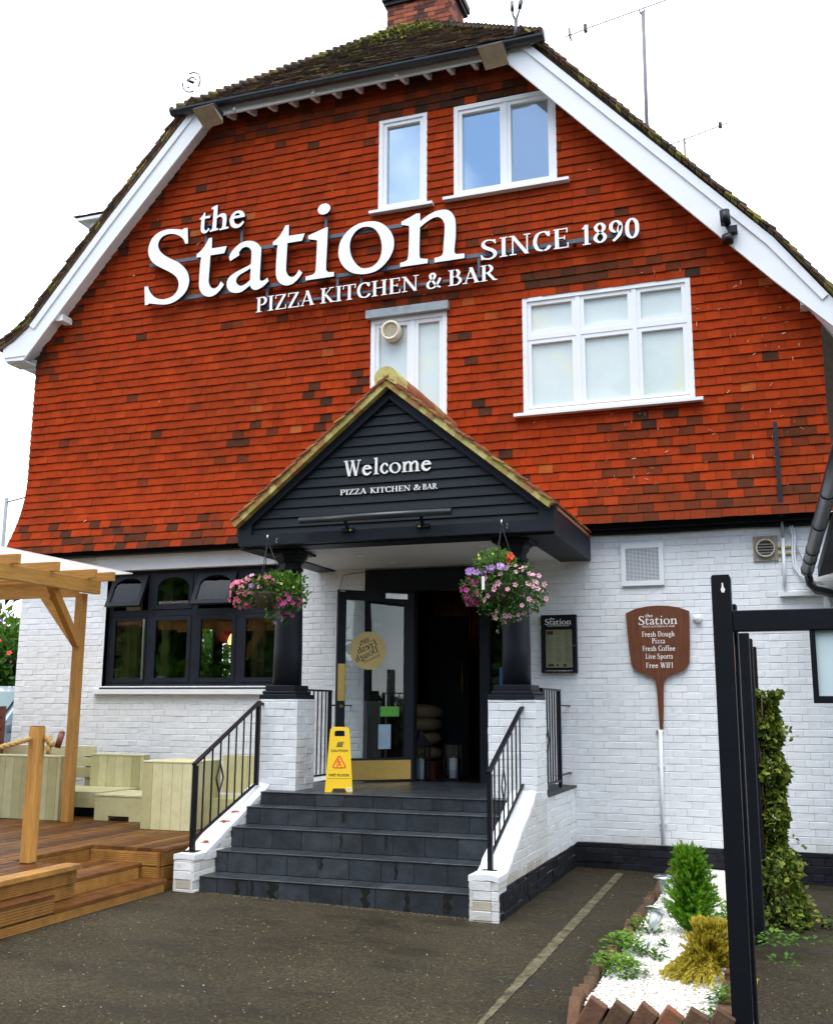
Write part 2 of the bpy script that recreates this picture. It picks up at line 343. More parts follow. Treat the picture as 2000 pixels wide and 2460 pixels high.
def tiles(mb, fn, v0, v1, gauge, lim, width=.165, th=.014, lap=.03, tint=None, tilt=.02, jit=.004, holes=()):
    """overlapping tiles; fn(u,v,d); each tile leans out by tilt at its tail"""
    k = 0; v = v0
    while v < v1:
        a, b = lim(v+gauge/2); u = a-(k % 2)*width/2-rnd.uniform(0, .012); vt = v+gauge+lap
        iv = clip([(a, b)], [(h[0], h[1]) for h in holes if h[2] < v+gauge*.5 < h[3]])
        while u < b:
            for p, q in iv:
                s0, s1 = max(p, u+.0015), min(q, u+width-.0015)
                if s1-s0 < .012: continue
                j = rnd.uniform(-jit, jit); dv = rnd.uniform(-.004, .003); d0 = tilt+j; d1 = tilt+j+rnd.uniform(-.003, .003)
                mb.add([fn(s0, v+dv, d0), fn(s1, v+dv+rnd.uniform(-.003, .003), d1), fn(s1, vt, 0), fn(s0, vt, 0), fn(s0, v+dv, d0-th), fn(s1, v+dv, d1-th), fn(s1, vt, -th), fn(s0, vt, -th)],
                       [(0, 1, 2, 3), (0, 4, 5, 1), (0, 3, 7, 4), (1, 5, 6, 2)], tint(s0, v, k) if tint else .5)
            u += width
        v += gauge; k += 1
# ------------------------------------------------------------------ ground
b = MB(); xs = [-400, -40, -14] + [-14+.5*i for i in range(1, 33)] + [6, 40, 400]
ys = [-400, -40, -14, -8, -4, 0, 12, 60, 400]
b.v = [(x, y, gz(x)) for y in ys for x in xs]; nx = len(xs)
b.f = [(j*nx+i, j*nx+i+1, (j+1)*nx+i+1, (j+1)*nx+i) for j in range(len(ys)-1) for i in range(nx-1)]; b.t = [.5]*len(b.f); b.sm = [False]*len(b.f)
m, t, bs = new_mat('wet_asphalt')
f1 = noise(t, .55, 8, .62); f2 = noise(t, 46, 5, .85); f3 = noise(t, 5, 6, .7)
r1 = ramp(t, [(.30, (.025, .019, .0105)), (.52, (.039, .032, .020)), (.72, (.053, .045, .029))]); t.links.new(f1, r1.inputs[0])
r2 = ramp(t, [(.34, (.38,)*3), (.5, (.95,)*3), (.60, (2.1, 2.0, 1.65))]); t.links.new(f2, r2.inputs[0])
c1 = mixc(t, .95, r1.outputs[0], r2.outputs[0], 'MULTIPLY')
r3 = ramp(t, [(.60, (0,)*3), (.80, (.45,)*3)]); t.links.new(f3, r3.inputs[0]); c2 = mixc(t, r3.outputs[0], c1, (.042, .046, .016))
tcv = N(t, 'ShaderNodeTexCoord'); vo = N(t, 'ShaderNodeTexVoronoi'); vo.inputs['Scale'].default_value = 34; t.links.new(tcv.outputs['Object'], vo.inputs['Vector'])
r4 = ramp(t, [(.10, (1,)*3), (.24, (0,)*3)]); t.links.new(vo.outputs['Distance'], r4.inputs[0])
r6 = ramp(t, [(.74, (0,)*3), (.82, (1,)*3)]); t.links.new(vo.outputs['Color'], r6.inputs[0])
pm = mixc(t, 1.0, r4.outputs[0], r6.outputs[0], 'MULTIPLY'); c2 = mixc(t, pm, c2, (.20, .175, .11))
st_ = noise(t, 1.1, 6, .6, (1, 2.0, 1)); r7 = ramp(t, [(.50, (0,)*3), (.66, (.62,)*3)]); t.links.new(st_, r7.inputs[0]); c2 = mixc(t, r7.outputs[0], c2, (.015, .0135, .010))
sc_ = noise(t, 2.0, 6, .7, (1, 1.8, 1)); r8 = ramp(t, [(.70, (0,)*3), (.80, (.55,)*3)]); t.links.new(sc_, r8.inputs[0]); c2 = mixc(t, r8.outputs[0], c2, (.095, .090, .075))
t.links.new(c2, bs.inputs['Base Color'])
r5 = ramp(t, [(.48, (.8,)*3), (.66, (.38,)*3)]); t.links.new(st_, r5.inputs[0]); t.links.new(r5.outputs[0], bs.inputs['Roughness'])
bs.inputs['Specular IOR Level'].default_value = .16; bumpy(t, bs, f2, .9, .010)
b.build('ground', m, kind='structure', org=(0, 0, 0))
b = MB()                                                    # worn bay line
prev = None; ym = -.22
while ym > -6.1:
    x = -1.765-.0167*ym; wd = .040*(1 if ym > -4.4 else max(.3, 1-(-ym-4.4)*.45)); cur = (x-wd+rnd.uniform(-.004, .004), x+wd+rnd.uniform(-.004, .004), ym)
    if prev: b.add([(prev[0], prev[2], gz(x)+.004), (prev[1], prev[2], gz(x)+.004), (cur[1], cur[2], gz(x)+.004), (cur[0], cur[2], gz(x)+.004)], [(0, 1, 2, 3)], .5)
    prev = cur; ym -= .05
m_line = M_tint('worn_line_paint', [(0, (.09, .08, .045)), (.5, (.155, .138, .08)), (1, (.22, .20, .12))], rough=.8, bump=.5, bs=120, vs=30, var=.5, dirt=(.042, .032, .017), ds=7, dlo=.42, dhi=.62)
b.build('parking_line', m_line, kind='structure')
b = MB()                                                    # fallen petals, grit and dry leaves
for i in range(420):
    x = rnd.uniform(-6.5, 1.2); y = rnd.uniform(-7.5, -.1)
    if -5.25 < x < -2.2 and y > -3.2: continue
    if x < -5.2 and y > -6.5: continue
    if -1.3 < x < -.35 and y > -5.6: continue
    if rnd.random() < .5: y = rnd.uniform(-3.6, -.1); x = rnd.uniform(-2.2, -1.3)
    s = rnd.uniform(.004, .011); a = rnd.uniform(0, 6.3)
    cs, sn = math.cos(a)*s, math.sin(a)*s; z = gz(x)+.006
    b.add([(x+cs, y+sn, z), (x-sn*.6, y+cs*.6, z+.004), (x-cs, y-sn, z), (x+sn*.6, y-cs*.6, z+.003)], [(0, 1, 2, 3)], rnd.random())
m_lit = M_tint('litter', [(0, (.055, .055, .018)), (.2, (.095, .08, .05)), (.5, (.17, .145, .085)), (1, (.6, .56, .46))], bump=0)
for i in range(3000):                                        # loose grit standing proud of the tarmac
    y = -3.4-4.6*rnd.random()**.8; x = rnd.uniform(-5.2, 1.2)+.18*(y+3.4)
    if -1.32 < x < -.3 and y > -5.65: continue
    if x < -5.2: continue
    s = rnd.uniform(.0025, .0065); z = gz(x)+.001; tt = rnd.choice((0, .2, .4, .6)) if rnd.random() < .99 else 1
    b.add([(x-s, y-s*.6, z), (x+s, y-s*.8, z), (x+s*.2, y+s, z), (x, y, z+s*.9)], [(0, 1, 3), (1, 2, 3), (2, 0, 3)], tt)
for i in range(520):                                         # grit and moss gathered at the foot of the steps and walls
    x = rnd.uniform(-4.9, -2.3); y = -3.10-abs(rnd.gauss(0, .05)) if x < -2.5 else -3.2-abs(rnd.gauss(0, .06)); s = rnd.uniform(.003, .008); z = gz(x)+.001
    b.add([(x-s, y-s*.6, z), (x+s, y-s*.8, z), (x+s*.2, y+s, z), (x, y, z+s)], [(0, 1, 3), (1, 2, 3), (2, 0, 3)], rnd.choice((0, .1, .3)))
b.build('leaf_litter', m_lit, kind='stuff', org=(0, 0, 0))

# ------------------------------------------------------------------ the pub building
pub = thing('pub_building', 'red tile-hung pub with half-hipped gable over a white painted brick ground floor', 'building', (-4.7, 0, 0))
LW = (-8.42, -5.80, 1.90, 3.42); DW = (-4.725, -2.75, .79, 3.27)
XL0, XR0 = -9.80, 2.6
fw = lambda u, z, d: (u, -d, z)
b = MB(); bricks(b, fw, XL0, XR0, .25, 3.60, holes=(LW, DW, (-8.42, -5.8, 3.36, 3.63), (-5.2, -4.72, 0, .83)))
# reveals and the left flank
fl = lambda u, z, d: (XL0+.02-d, u, z)
bricks(b, fl, .02, 3.0, .4, 3.6)
for x in (LW[0], ): b.box(x-.01, x, .0, .16, LW[2], LW[3], .6)
b.box(LW[1], LW[1]+.01, 0, .16, LW[2], LW[3], .6)
b.build('brick_wall', m_white, pub)
b = MB(); bricks(b, fw, -2.26, XR0, -.1, .247, t=lambda u, z: rnd.random(), jit=.005)
b.box(-2.2, -1.88, -.012, 0, .06, .15, 0); b.box(-2.3, XR0, .006, .2, -.2, .247, .5)
b.build('plinth', m_blackplinth, pub)
# backing with the openings left free
def hole_wall(mb, x0, x1, y0, y1, z0, z1, holes):
    zs = sorted({z0, z1} | {h[2] for h in holes} | {h[3] for h in holes})
    for a, c in zip(zs, zs[1:]):
        for p, q in clip([(x0, x1)], [(h[0], h[1]) for h in holes if h[2] < (a+c)/2 < h[3]]): mb.box(p, q, y0, y1, a, c)
b = MB(); hole_wall(b, XL0+.03, XR0, .008, .20, .248, 3.66, (LW, DW)); b.build('wall_core', m_render, pub)
boxpart('lintel', m_render, pub, -8.60, -5.30, -.035, .19, 3.40, 3.595)
boxpart('bressumer', m_black, pub, XL0-.05, XR0, -.13, .0, 3.597, 3.66)
b = MB(); b.box(-2.02, .45, -.045, -.02, 3.555, 3.590); b.tube([(-2.0, -.03, 3.56), (-1.2, -.035, 3.548), (-.4, -.03, 3.562), (.3, -.03, 3.55)], .012, 6); b.build('cable_run', m_black, pub)
# tile hanging: bell-cast foot, dark replacement tiles, browner weathered foot
def xl(z):
    if z < 6.4: return -9.81-flare(z)*.95
    P = [(6.4, -9.81), (6.87, -9.62), (8.29, -8.47), (9.8, -7.15)]
    for (a, x), (c, y) in zip(P, P[1:]):
        if z <= c: return x+(y-x)*(z-a)/(c-a)
    return -7.15
def xr(z):
    if z < 5.9: return .53+flare(z)*.95
    P = [(5.9, .53), (6.66, .03), (9.72, -2.72)]
    for (a, x), (c, y) in zip(P, P[1:]):
        if z <= c: return x+(y-x)*(z-a)/(c-a)
    return -2.72
def flare(z): return .19*max(0, (4.75-z)/1.1)**2
ft = lambda u, v, d: (u, -.045-flare(v)-d, v)
W_TR = (-3.60, -2.295, 7.86, 9.17); W_S = (-4.615, -3.955, 7.84, 9.19); W_M = (-4.69, -3.69, 4.7, 6.53); W_R = (-2.75, -.807, 5.0, 6.49)
spots = [(-7.3, 8.62), (-5.6, 9.0), (-4.95, 5.72), (-7.9, 5.25), (-6.6, 5.05), (-5.55, 5.58), (-5.35, 5.45), (-5.4, 5.2), (-5.38, 5.1), (-5.2, 4.88), (-5.0, 5.5), (-4.9, 5.62), (-6.4, 5.2), (-5.5, 4.6), (-6.15, 4.2),
         (-.02, 5.45), (-1.45, 4.83), (-1.18, 4.85), (-3.3, 5.15), (-.1, 6.7), (-.9, 6.55), (-3.05, 4.55), (-2.9, 4.2), (-3.45, 5.75), (-3.5, 6.05), (-5.3, 6.25), (-6.9, 7.2), (.25, 3.95), (.1, 4.6), (-8.2, 6.6)]
def tile_tint(u, z, k):
    r = rnd.random(); v = .66+rnd.uniform(-.12, .13)
    if r < .025: v = rnd.uniform(.22, .36)
    elif r < .031: v = rnd.uniform(.88, 1)
    for sx, sz in spots:
        if abs(u-sx) < .085 and abs(z+.05-sz) < .06: v = rnd.uniform(.04, .24)
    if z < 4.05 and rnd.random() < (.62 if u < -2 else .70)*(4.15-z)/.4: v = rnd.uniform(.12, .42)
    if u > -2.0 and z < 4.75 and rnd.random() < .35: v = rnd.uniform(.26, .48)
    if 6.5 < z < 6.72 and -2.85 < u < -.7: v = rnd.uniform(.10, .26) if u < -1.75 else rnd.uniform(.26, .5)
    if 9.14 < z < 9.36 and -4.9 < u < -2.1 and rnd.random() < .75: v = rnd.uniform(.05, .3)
    if z > 9.25: v = min(v, rnd.uniform(.2, .5))  # below the eaves: shade as well as dirt put into the tile colour
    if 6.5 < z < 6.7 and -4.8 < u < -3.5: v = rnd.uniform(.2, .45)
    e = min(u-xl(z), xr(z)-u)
    if z > 6 and e < .45 and rnd.random() < .7*(1-e/.45): v = rnd.uniform(.15, .45)  # along the verges too, overhang shade and dirt both in the colour
    return v
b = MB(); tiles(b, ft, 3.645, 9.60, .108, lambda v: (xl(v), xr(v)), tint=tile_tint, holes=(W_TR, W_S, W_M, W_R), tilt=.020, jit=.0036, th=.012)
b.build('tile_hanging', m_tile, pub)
b = MB()                                                    # bird lime flecks and scrapes on the tiles
for i in range(170):
    x = rnd.uniform(-9.5, .4); z = rnd.uniform(3.8, 9.2)
    if rnd.random() < .62: x = rnd.uniform(-1.9, .4); z = rnd.uniform(3.9, 6.6)
    if not (xl(z)+.3 < x < xr(z)-.2) or any(h[0]-.05 < x < h[1]+.05 and h[2]-.05 < z < h[3]+.05 for h in (W_TR, W_S, W_M, W_R)): continue
    l = rnd.uniform(.004, .026); wd = rnd.uniform(.0018, .004); a = rnd.uniform(-.6, .9) if rnd.random() < .6 else 1.57
    c, s = math.cos(a), math.sin(a); y = -.045-flare(z)-.030
    b.add([(x+c*l-s*wd, y, z+s*l+c*wd), (x+c*l+s*wd, y, z+s*l-c*wd), (x-c*l+s*wd, y, z-s*l-c*wd), (x-c*l-s*wd, y, z-s*l+c*wd)], [(0, 1, 2, 3)], rnd.random())
m_fleck = M_tint('bird_lime', [(0, (.36, .11, .05)), (.6, (.46, .24, .15)), (1, (.70, .64, .56))], bump=0)
b.build('tile_flecks', m_fleck, pub, kind='stuff')
# gable backing
def gable(mb, dx, y0, y1, zb=3.66, zt=9.75):
    P = [(-9.78+dx, zb), (.50-dx, zb), (.50-dx, 5.9), (-2.72-dx, zt), (-7.15+dx, zt), (-9.78+dx, 6.4)]
    mb.prism([P, *[[(h[0]+.01, h[2]+.01), (h[1]-.01, h[2]+.01), (h[1]-.01, h[3]-.01), (h[0]+.01, h[3]-.01)] for h in ((W_TR, W_S, W_M, W_R) if y0 < .2 else ())]], lambda u, v, d: (u, d, v), y0, y1)
b = MB(); gable(b, .0, -.02, .18); b.build('gable_core', m_dark, pub)
b = MB(); gable(b, .05, .55, .60); b.build('upstairs_wall', m_inwall, pub)

# ---- roof
Yb = -.30
TL = [(-10.26, 6.69), (-10.02, 6.81), (-9.80, 6.98), (-8.60, 8.38), (-7.38, 9.76)]        # upper tile line, left
TR = [(-2.54, 9.76), (.12, 6.735), (.645, 6.02), (1.8, 4.42)]
def slab(mb, P, th, y0, y1):
    for (a, z0), (c, z1) in zip(P, P[1:]):
        mb.add([(a, y0, z0), (c, y0, z1), (c, y1, z1), (a, y1, z0), (a, y0, z0-th), (c, y0, z1-th), (c, y1, z1-th), (a, y1, z0-th)],
               [(0, 1, 2, 3), (4, 7, 6, 5), (0, 4, 5, 1), (2, 6, 7, 3), (0, 3, 7, 4), (1, 5, 6, 2)])
b = MB(); slab(b, [(x, z-.04) for x, z in TL], .08, -.25, 9); slab(b, [(x, z-.04) for x, z in TR], .07, -.25, 9)
b.add([(-7.40, 1.0, 9.7), (-2.47, 1.0, 9.7), (-2.47, 9, 9.7), (-7.4, 9, 9.7), (-4.93, 2.1, 12.0), (-4.93, 9, 12.0)], [(0, 4, 5, 3), (1, 2, 5, 4)])
ro = b.build('roof', m_roof, pub)
# verge and slope tiles seen on edge
def verge_tiles(mb, P, y0, y1, left, tf, cuts=None):
    for (a, z0), (c, z1) in zip(P, P[1:]):
        d = Vector((c-a, 0, z1-z0)); L = d.length; d.normalize(); nrm = Vector((-d.z, 0, d.x)) if d.x*1 > 0 else Vector((d.z, 0, -d.x))
        if nrm.z < 0: nrm = -nrm
        k = int(L/.108); up = d if d.z > 0 else -d
        org = Vector((a, 0, z0)) if d.z > 0 else Vector((c, 0, z1))
        for i in range(k+1):
            y = y0
            while y < y1:
                p = org+up*(i*L/max(1, k)); j = rnd.uniform(-.008, .012); q = p+up*.17; wd = .165 if y > y0 else rnd.uniform(.12, .2); jy = rnd.uniform(-.012, .012) if y == y0 else 0
                o0 = nrm*(.022+j*.8); o1 = nrm*.002
                vs = []
                for yy in (y+jy, y+wd-.004):
                    for pt, o in ((p, o0), (q, o1)):
                        vs += [tuple(Vector((pt.x, yy, pt.z))+o), tuple(Vector((pt.x, yy, pt.z))+o-nrm*.022)]
                mb.add(vs, [(0, 2, 3, 1), (4, 5, 7, 6), (0, 4, 6, 2), (0, 1, 5, 4), (1, 3, 7, 5)], tf(p.x, p.z))
                y += wd
vt = lambda x, z: min(1, max(0, .45+rnd.uniform(-.3, .3)+(.35 if rnd.random() < .22 else 0)))
def verge_bed(mb, P, rows):
    for (a, z0), (c, z1) in zip(P, P[1:]):
        L = math.hypot(c-a, z1-z0); k = max(1, int(L/.108))
        for i in range(k):
            f0, f1 = i/k, (i+1)/k-.004; x0, x1, q0, q1 = a+(c-a)*f0, a+(c-a)*f1, z0+(z1-z0)*f0, z0+(z1-z0)*f1; j = rnd.uniform(-.008, .006)
            for e0, e1, yy in rows:
                yy += j
                mb.add([(x0, yy, q0+e0), (x1, yy, q1+e0), (x1, yy, q1+e1), (x0, yy, q0+e1), (x0, -.2, q0+e0), (x1, -.2, q1+e0), (x1, -.2, q1+e1), (x0, -.2, q0+e1)], [(0, 1, 2, 3), (0, 4, 5, 1), (3, 2, 6, 7), (0, 3, 7, 4), (1, 5, 6, 2)], rnd.choice((.3, .5, .62, .8, .9, 1.0)) if e0 > -.05 else rnd.uniform(.3, .65))
for P, rows in ((TL, ((-.005, -.055, -.335), (-.057, -.12, -.32))), (TR, ((-.005, -.055, -.335),))): b = MB(); verge_tiles(b, P, -.36, .8, True, vt); verge_bed(b, P, rows); b.build('verge', m_roof, pub)
# hip: a tiled triangle rising back from the gutter
E0, E1, AP = Vector((-7.46, -.40, 9.69)), Vector((-2.40, -.40, 9.65)), Vector((-4.93, 2.06, 12.08))
mid = (E0+E1)/2; vv = AP-mid; HL = vv.length; vv.normalize(); uu = Vector((1, 0, 0)); nn = uu.cross(vv)
hf = lambda u, v, d: tuple(mid+uu*u+vv*v+nn*(d+.02))
hw = (E1-E0).length/2
def hip_t(u, v, k):
    m = rnd.random(); top = v/HL
    if rnd.random() < max(0, top-.45)*.9: return rnd.uniform(.8, .95)
    return rnd.uniform(.12, .52) if m < .8 else rnd.uniform(.55, .9)
b = MB(); tiles(b, hf, 0, HL-.1, .095, lambda v: (-hw*(1-v/HL)-.03, hw*(1-v/HL)+.03), tint=hip_t, tilt=.022, jit=.008)
b.add([tuple(E0), tuple(E1), tuple(AP)], [(0, 1, 2)], .3); b.build('hip_tiles', m_roof, pub)
b = MB()
for a in (E0, E1):                                           # bonnet hip tiles
    for i in range(32):
        p = a.lerp(AP, i/33); q = a.lerp(AP, (i+1.35)/33); j = Vector((0, 0, rnd.uniform(.0, .012)))
        b.tube([p+Vector((0, 0, .035))+j, q+Vector((0, 0, .005))], .062, 7, hip_t(0, HL*i/33, 0), .040)
b.build('hip_ridge', m_roof, pub)
b = MB()
for i in range(900):
    u = rnd.gauss(0, .75); v = HL-abs(rnd.gauss(0, .55))-.25
    if abs(u) > hw*(1-v/HL)+.1 or v < 1: continue
    p = Vector(hf(u, v, rnd.uniform(.0, .05))); s = rnd.uniform(.012, .035)
    a, c = Vector((rnd.gauss(0, 1), rnd.gauss(0, 1), rnd.gauss(0, 1))).normalized()*s, Vector((rnd.gauss(0, 1), rnd.gauss(0, 1), rnd.gauss(.5, 1))).normalized()*s*1.4
    b.add([p-a, p+c, p+a, p-c*.4], [(0, 1, 2, 3)], rnd.random())
b.build('moss', m_moss, pub, kind='stuff')
# bargeboards
LB = [(-7.272, 9.712), (-8.557, 8.289), (-9.765, 6.873), (-9.98, 6.74), (-10.203, 6.678), (-10.185, 6.47), (-10.148, 6.409), (-9.83, 6.393), (-9.414, 6.877), (-8.528, 7.892), (-7.0, 9.56)]
RB = [(-2.61, 9.69), (.106, 6.68), (.621, 5.95), (1.6, 4.65), (1.5, 4.25), (.636, 5.60), (.08, 6.187), (-2.86, 9.47), (-2.95, 9.55)]
fy = lambda u, v, d: (u, d, v)
b = MB(); b.prism([LB], fy, Yb, Yb+.035); o = b.build('bargeboard', m_upvc, pub)
b = MB(); b.prism([[(-7.285, 9.70), (-8.567, 8.280), (-9.755, 6.885), (-9.68, 6.83), (-8.50, 8.215), (-7.215, 9.64)]], fy, Yb-.022, Yb-.002); b.box(-10.15, -9.80, Yb-.012, Yb-.002, 6.455, 6.465); b.build('moulding', m_upvc, o)
b = MB(); b.prism([RB], fy, Yb, Yb+.035); o = b.build('bargeboard', m_upvc, pub)
b = MB(); b.prism([[(-2.60, 9.67), (.10, 6.67), (.61, 5.95), (.55, 5.90), (.03, 6.605), (-2.66, 9.60)]], fy, Yb-.022, Yb-.002); b.build('moulding', m_upvc, o)
# soffits under the verge, eaves box, purlin end
for P in ([(-10.12, 6.55), (-9.80, 6.72), (-9.62, 6.86), (-8.40, 8.28), (-7.10, 9.72)], [(-2.77, 9.72), (-.08, 6.68), (.45, 5.98), (1.4, 4.7)]): b = MB(); slab(b, [(x, z-.10) for x, z in P], .03, Yb+.036, .02); b.build('soffit', m_render, pub)
boxpart('soffit', m_render, pub, -10.14, -9.82, Yb+.036, .02, 6.385, 6.405)
one('purlin_end', m_upvc, pub, lambda mb: mb.bar((-9.30, Yb+.04, 6.97), (-9.30, -.03, 6.97), .11, .09)); one('purlin_end', m_upvc, pub, lambda mb: mb.bar((.38, Yb+.04, 5.93), (.38, -.03, 5.93), .09, .09))
boxpart('eaves_fascia', m_upvc, pub, -10.17, -10.14, -.27, 6, 6.42, 6.64)
# top fascia, rafter feet, soffit boards, gutter
boxpart('fascia', m_upvc, pub, -7.00, -2.86, Yb+.003, Yb+.030, 9.545, 9.695)
boxpart('eaves_soffit', m_dark, pub, -7.1, -2.7, Yb+.03, .1, 9.665, 9.695)
for i in range(13):
    x = -6.75+i*.315
    one('rafter_foot', m_render, pub, lambda mb: mb.bar((x, Yb+.03, 9.575), (x, -.04, 9.64), .05, .085))
b = MB(); n = 10
xs_ = [-7.55+.1*i for i in range(53)]
for x0, x1 in zip(xs_, xs_[1:]):
    for j in range(n):
        a0, a1 = math.pi+math.pi*j/n, math.pi+math.pi*(j+1)/n; r = .068
        b.add([(x, Yb-.085+r*math.cos(a), 9.665-.010*(x+5)+r*math.sin(a)) for x in (x0, x1) for a in (a0, a1)], [(0, 1, 3, 2)], sm=True)
        r = .060; b.add([(x, Yb-.085+r*math.cos(a), 9.668-.010*(x+5)+r*math.sin(a)) for x in (x0, x1) for a in (a0, a1)], [(0, 2, 3, 1)], sm=True)
for x in (-7.55, -2.35): b.lathe([(.07, -.01), (.07, .01)], (x, Yb-.085, 9.665-.010*(x+5)), 16, 'X')
gut = b.build('gutter', m_gutter, pub)
for x in (-6.62, -5.45, -4.28, -3.05): boxpart('gutter_bracket', m_upvc, gut, x-.02, x+.02, Yb-.03, Yb+.002, 9.56, 9.66)
# chimney
b = MB(); cx0, cx1, cy0, cy1 = -5.34, -4.28, 2.0, 2.62
bt = lambda u, z: rnd.random() if rnd.random() < .8 else rnd.uniform(0, .2)
bricks(b, lambda u, z, d: (u, cy0-d, z), cx0, cx1, 11.0, 14, t=bt); bricks(b, lambda u, z, d: (cx1+d, u, z), cy0, cy1, 11.0, 14, t=bt); bricks(b, lambda u, z, d: (cx0-d, u, z), cy0, cy1, 11.0, 14, t=bt)
ch = b.build('chimney', m_brickred, pub)
b = MB(); b.box(cx0+.01, cx1-.01, cy0+.01, cy1-.01, 11.2, 14.2); b.build('mortar_core', m_mortar, ch)
b = MB(); b.box(cx0-.07, cx1+.09, cy0-.07, cy1+.07, 12.52, 12.62); b.box(cx0-.04, cx1+.06, cy0-.04, cy1+.04, 12.45, 12.519); b.build('chimney_band', m_blackplinth, ch)
# tiled cheek of a dormer on the far slope
b = MB(); b.box(-11.62, -11.0, 2.8, 3.6, 10.235, 10.29, .3); b.box(-11.40, -10.6, 2.9, 3.5, 9.3, 10.234, .3); dm = b.build('dormer', m_upvc, pub)
b = MB(); tiles(b, lambda u, v, d: (u, 2.78+v*.9, 10.31+v*.25+d), 0, .8, .1, lambda v: (-11.70, -10.6), tint=lambda u, v, k: .3); b.build('dormer_roof', m_roof, dm)

# ---- upper windows
def pane_box(mb, x0, x1, y0, y1, z0, z1): mb.box(x0, x1, y0, y1, z0, z1)
def frame_bars(mb, x0, x1, z0, z1, w, y0, y1):
    mb.box(x0, x0+w, y0, y1, z0, z1); mb.box(x1-w, x1, y0, y1, z0, z1); mb.box(x0+w, x1-w, y0, y1, z1-w, z1); mb.box(x0+w, x1-w, y0, y1, z0, z0+w)
def window(W, cells, sill, mat_pane, frost):
    x0, x1, z0, z1 = W; b = MB(); frame_bars(b, x0, x1, z0, z1, .055, -.055, .06)
    for (a, c, e, f) in cells:
        frame_bars(b, a, c, e, f, .048, -.035, .05)
    # bars between cells
    X = sorted({c[0] for c in cells} | {c[1] for c in cells}); Zs = sorted({c[2] for c in cells} | {c[3] for c in cells})
    w = b.build('window', m_upvc, pub)
    for i, (a, c, e, f) in enumerate(cells): boxpart('pane', mat_pane[i] if isinstance(mat_pane, list) else mat_pane, w, a+.046, c-.046, .010, .016, e+.046, f-.046)
    s = MB(); s.box(sill[0], sill[1], -.14, .02, z0-.035, z0+.002); s.build('sill', m_upvc, w)
    return w
wTR = window((-3.60, -2.295, 7.885, 9.14), [(-3.545, -2.955, 7.94, 9.085), (-2.915, -2.35, 7.94, 9.085)], (-3.72, -2.14), [g_sky, g_pale], 0)
boxpart('mullion', m_upvc, wTR, -2.955, -2.915, -.045, .055, 7.94, 9.085)
boxpart('pale_sheet', M('pale_sheet', (.84, .86, .87), .9, .10, 5, stretch=(20, 20, 1)), wTR, -2.91, -2.35, .030, .036, 7.94, 9.08)  # pale sheet just behind the right pane
wS = window((-4.615, -3.955, 7.865, 9.16), [(-4.56, -4.01, 7.92, 9.105)], (-4.71, -3.86), g_sky, 0)
wM = window((-4.69, -3.69, 4.75, 6.42), [(-4.635, -4.165, 4.80, 6.365), (-4.115, -3.745, 4.80, 6.365)], (-4.75, -3.63), m_frost, 1)
boxpart('mullion', m_upvc, wM, -4.165, -4.115, -.045, .055, 4.80, 6.365)
b = MB(); b.box(-4.735, -3.655, -.13, -.03, 6.425, 6.53); b.build('lead_head', m_lead, wM)
zt = 5.955
cells = [(-2.695, -2.115, 5.07, zt-.03), (-2.065, -1.465, 5.07, zt-.03), (-1.415, -.862, 5.07, zt-.03), (-2.695, -2.115, zt+.03, 6.405), (-2.065, -1.465, zt+.03, 6.405), (-1.415, -.862, zt+.03, 6.405)]
wR = window((-2.75, -.807, 5.015, 6.46), cells, (-2.85, -.72), m_frost, 1)
b = MB(); b.box(-2.115, -2.065, -.045, .055, 5.07, 6.405); b.box(-1.465, -1.415, -.045, .055, 5.07, 6.405); b.box(-2.695, -2.115, -.042, .052, zt-.03, zt+.03); b.box(-2.065, -1.465, -.042, .052, zt-.03, zt+.03); b.box(-1.415, -.862, -.042, .052, zt-.03, zt+.03); b.build('glazing_bar', m_upvc, wR)
# fan cowl in the pane of the small lower window
b = MB(); b.lathe([(.125, 0), (.125, .13), (.095, .13), (.095, .02), (0, .02)], (0, 0, 0), 28, 'Y'); b.v = [(x-4.405, -.0-y, z+6.235) for x, y, z in b.v]
cw = b.build('fan_cowl', M('cream_plastic', (.66, .60, .47), .5, .08), wM)
b = MB()
for i in range(-3, 4):
    h = math.sqrt(max(0, .09**2-(i*.024)**2)); b.box(-4.405+i*.024-.0035, -4.405+i*.024+.0035, -.115, -.108, 6.235-h, 6.235+h); b.box(-4.405-h, -4.405+h, -.1070, -.101, 6.235+i*.024-.0035, 6.235+i*.024+.0035)
b.build('cowl_grille', M('cream_plastic', (1, 1, 1)), wM)

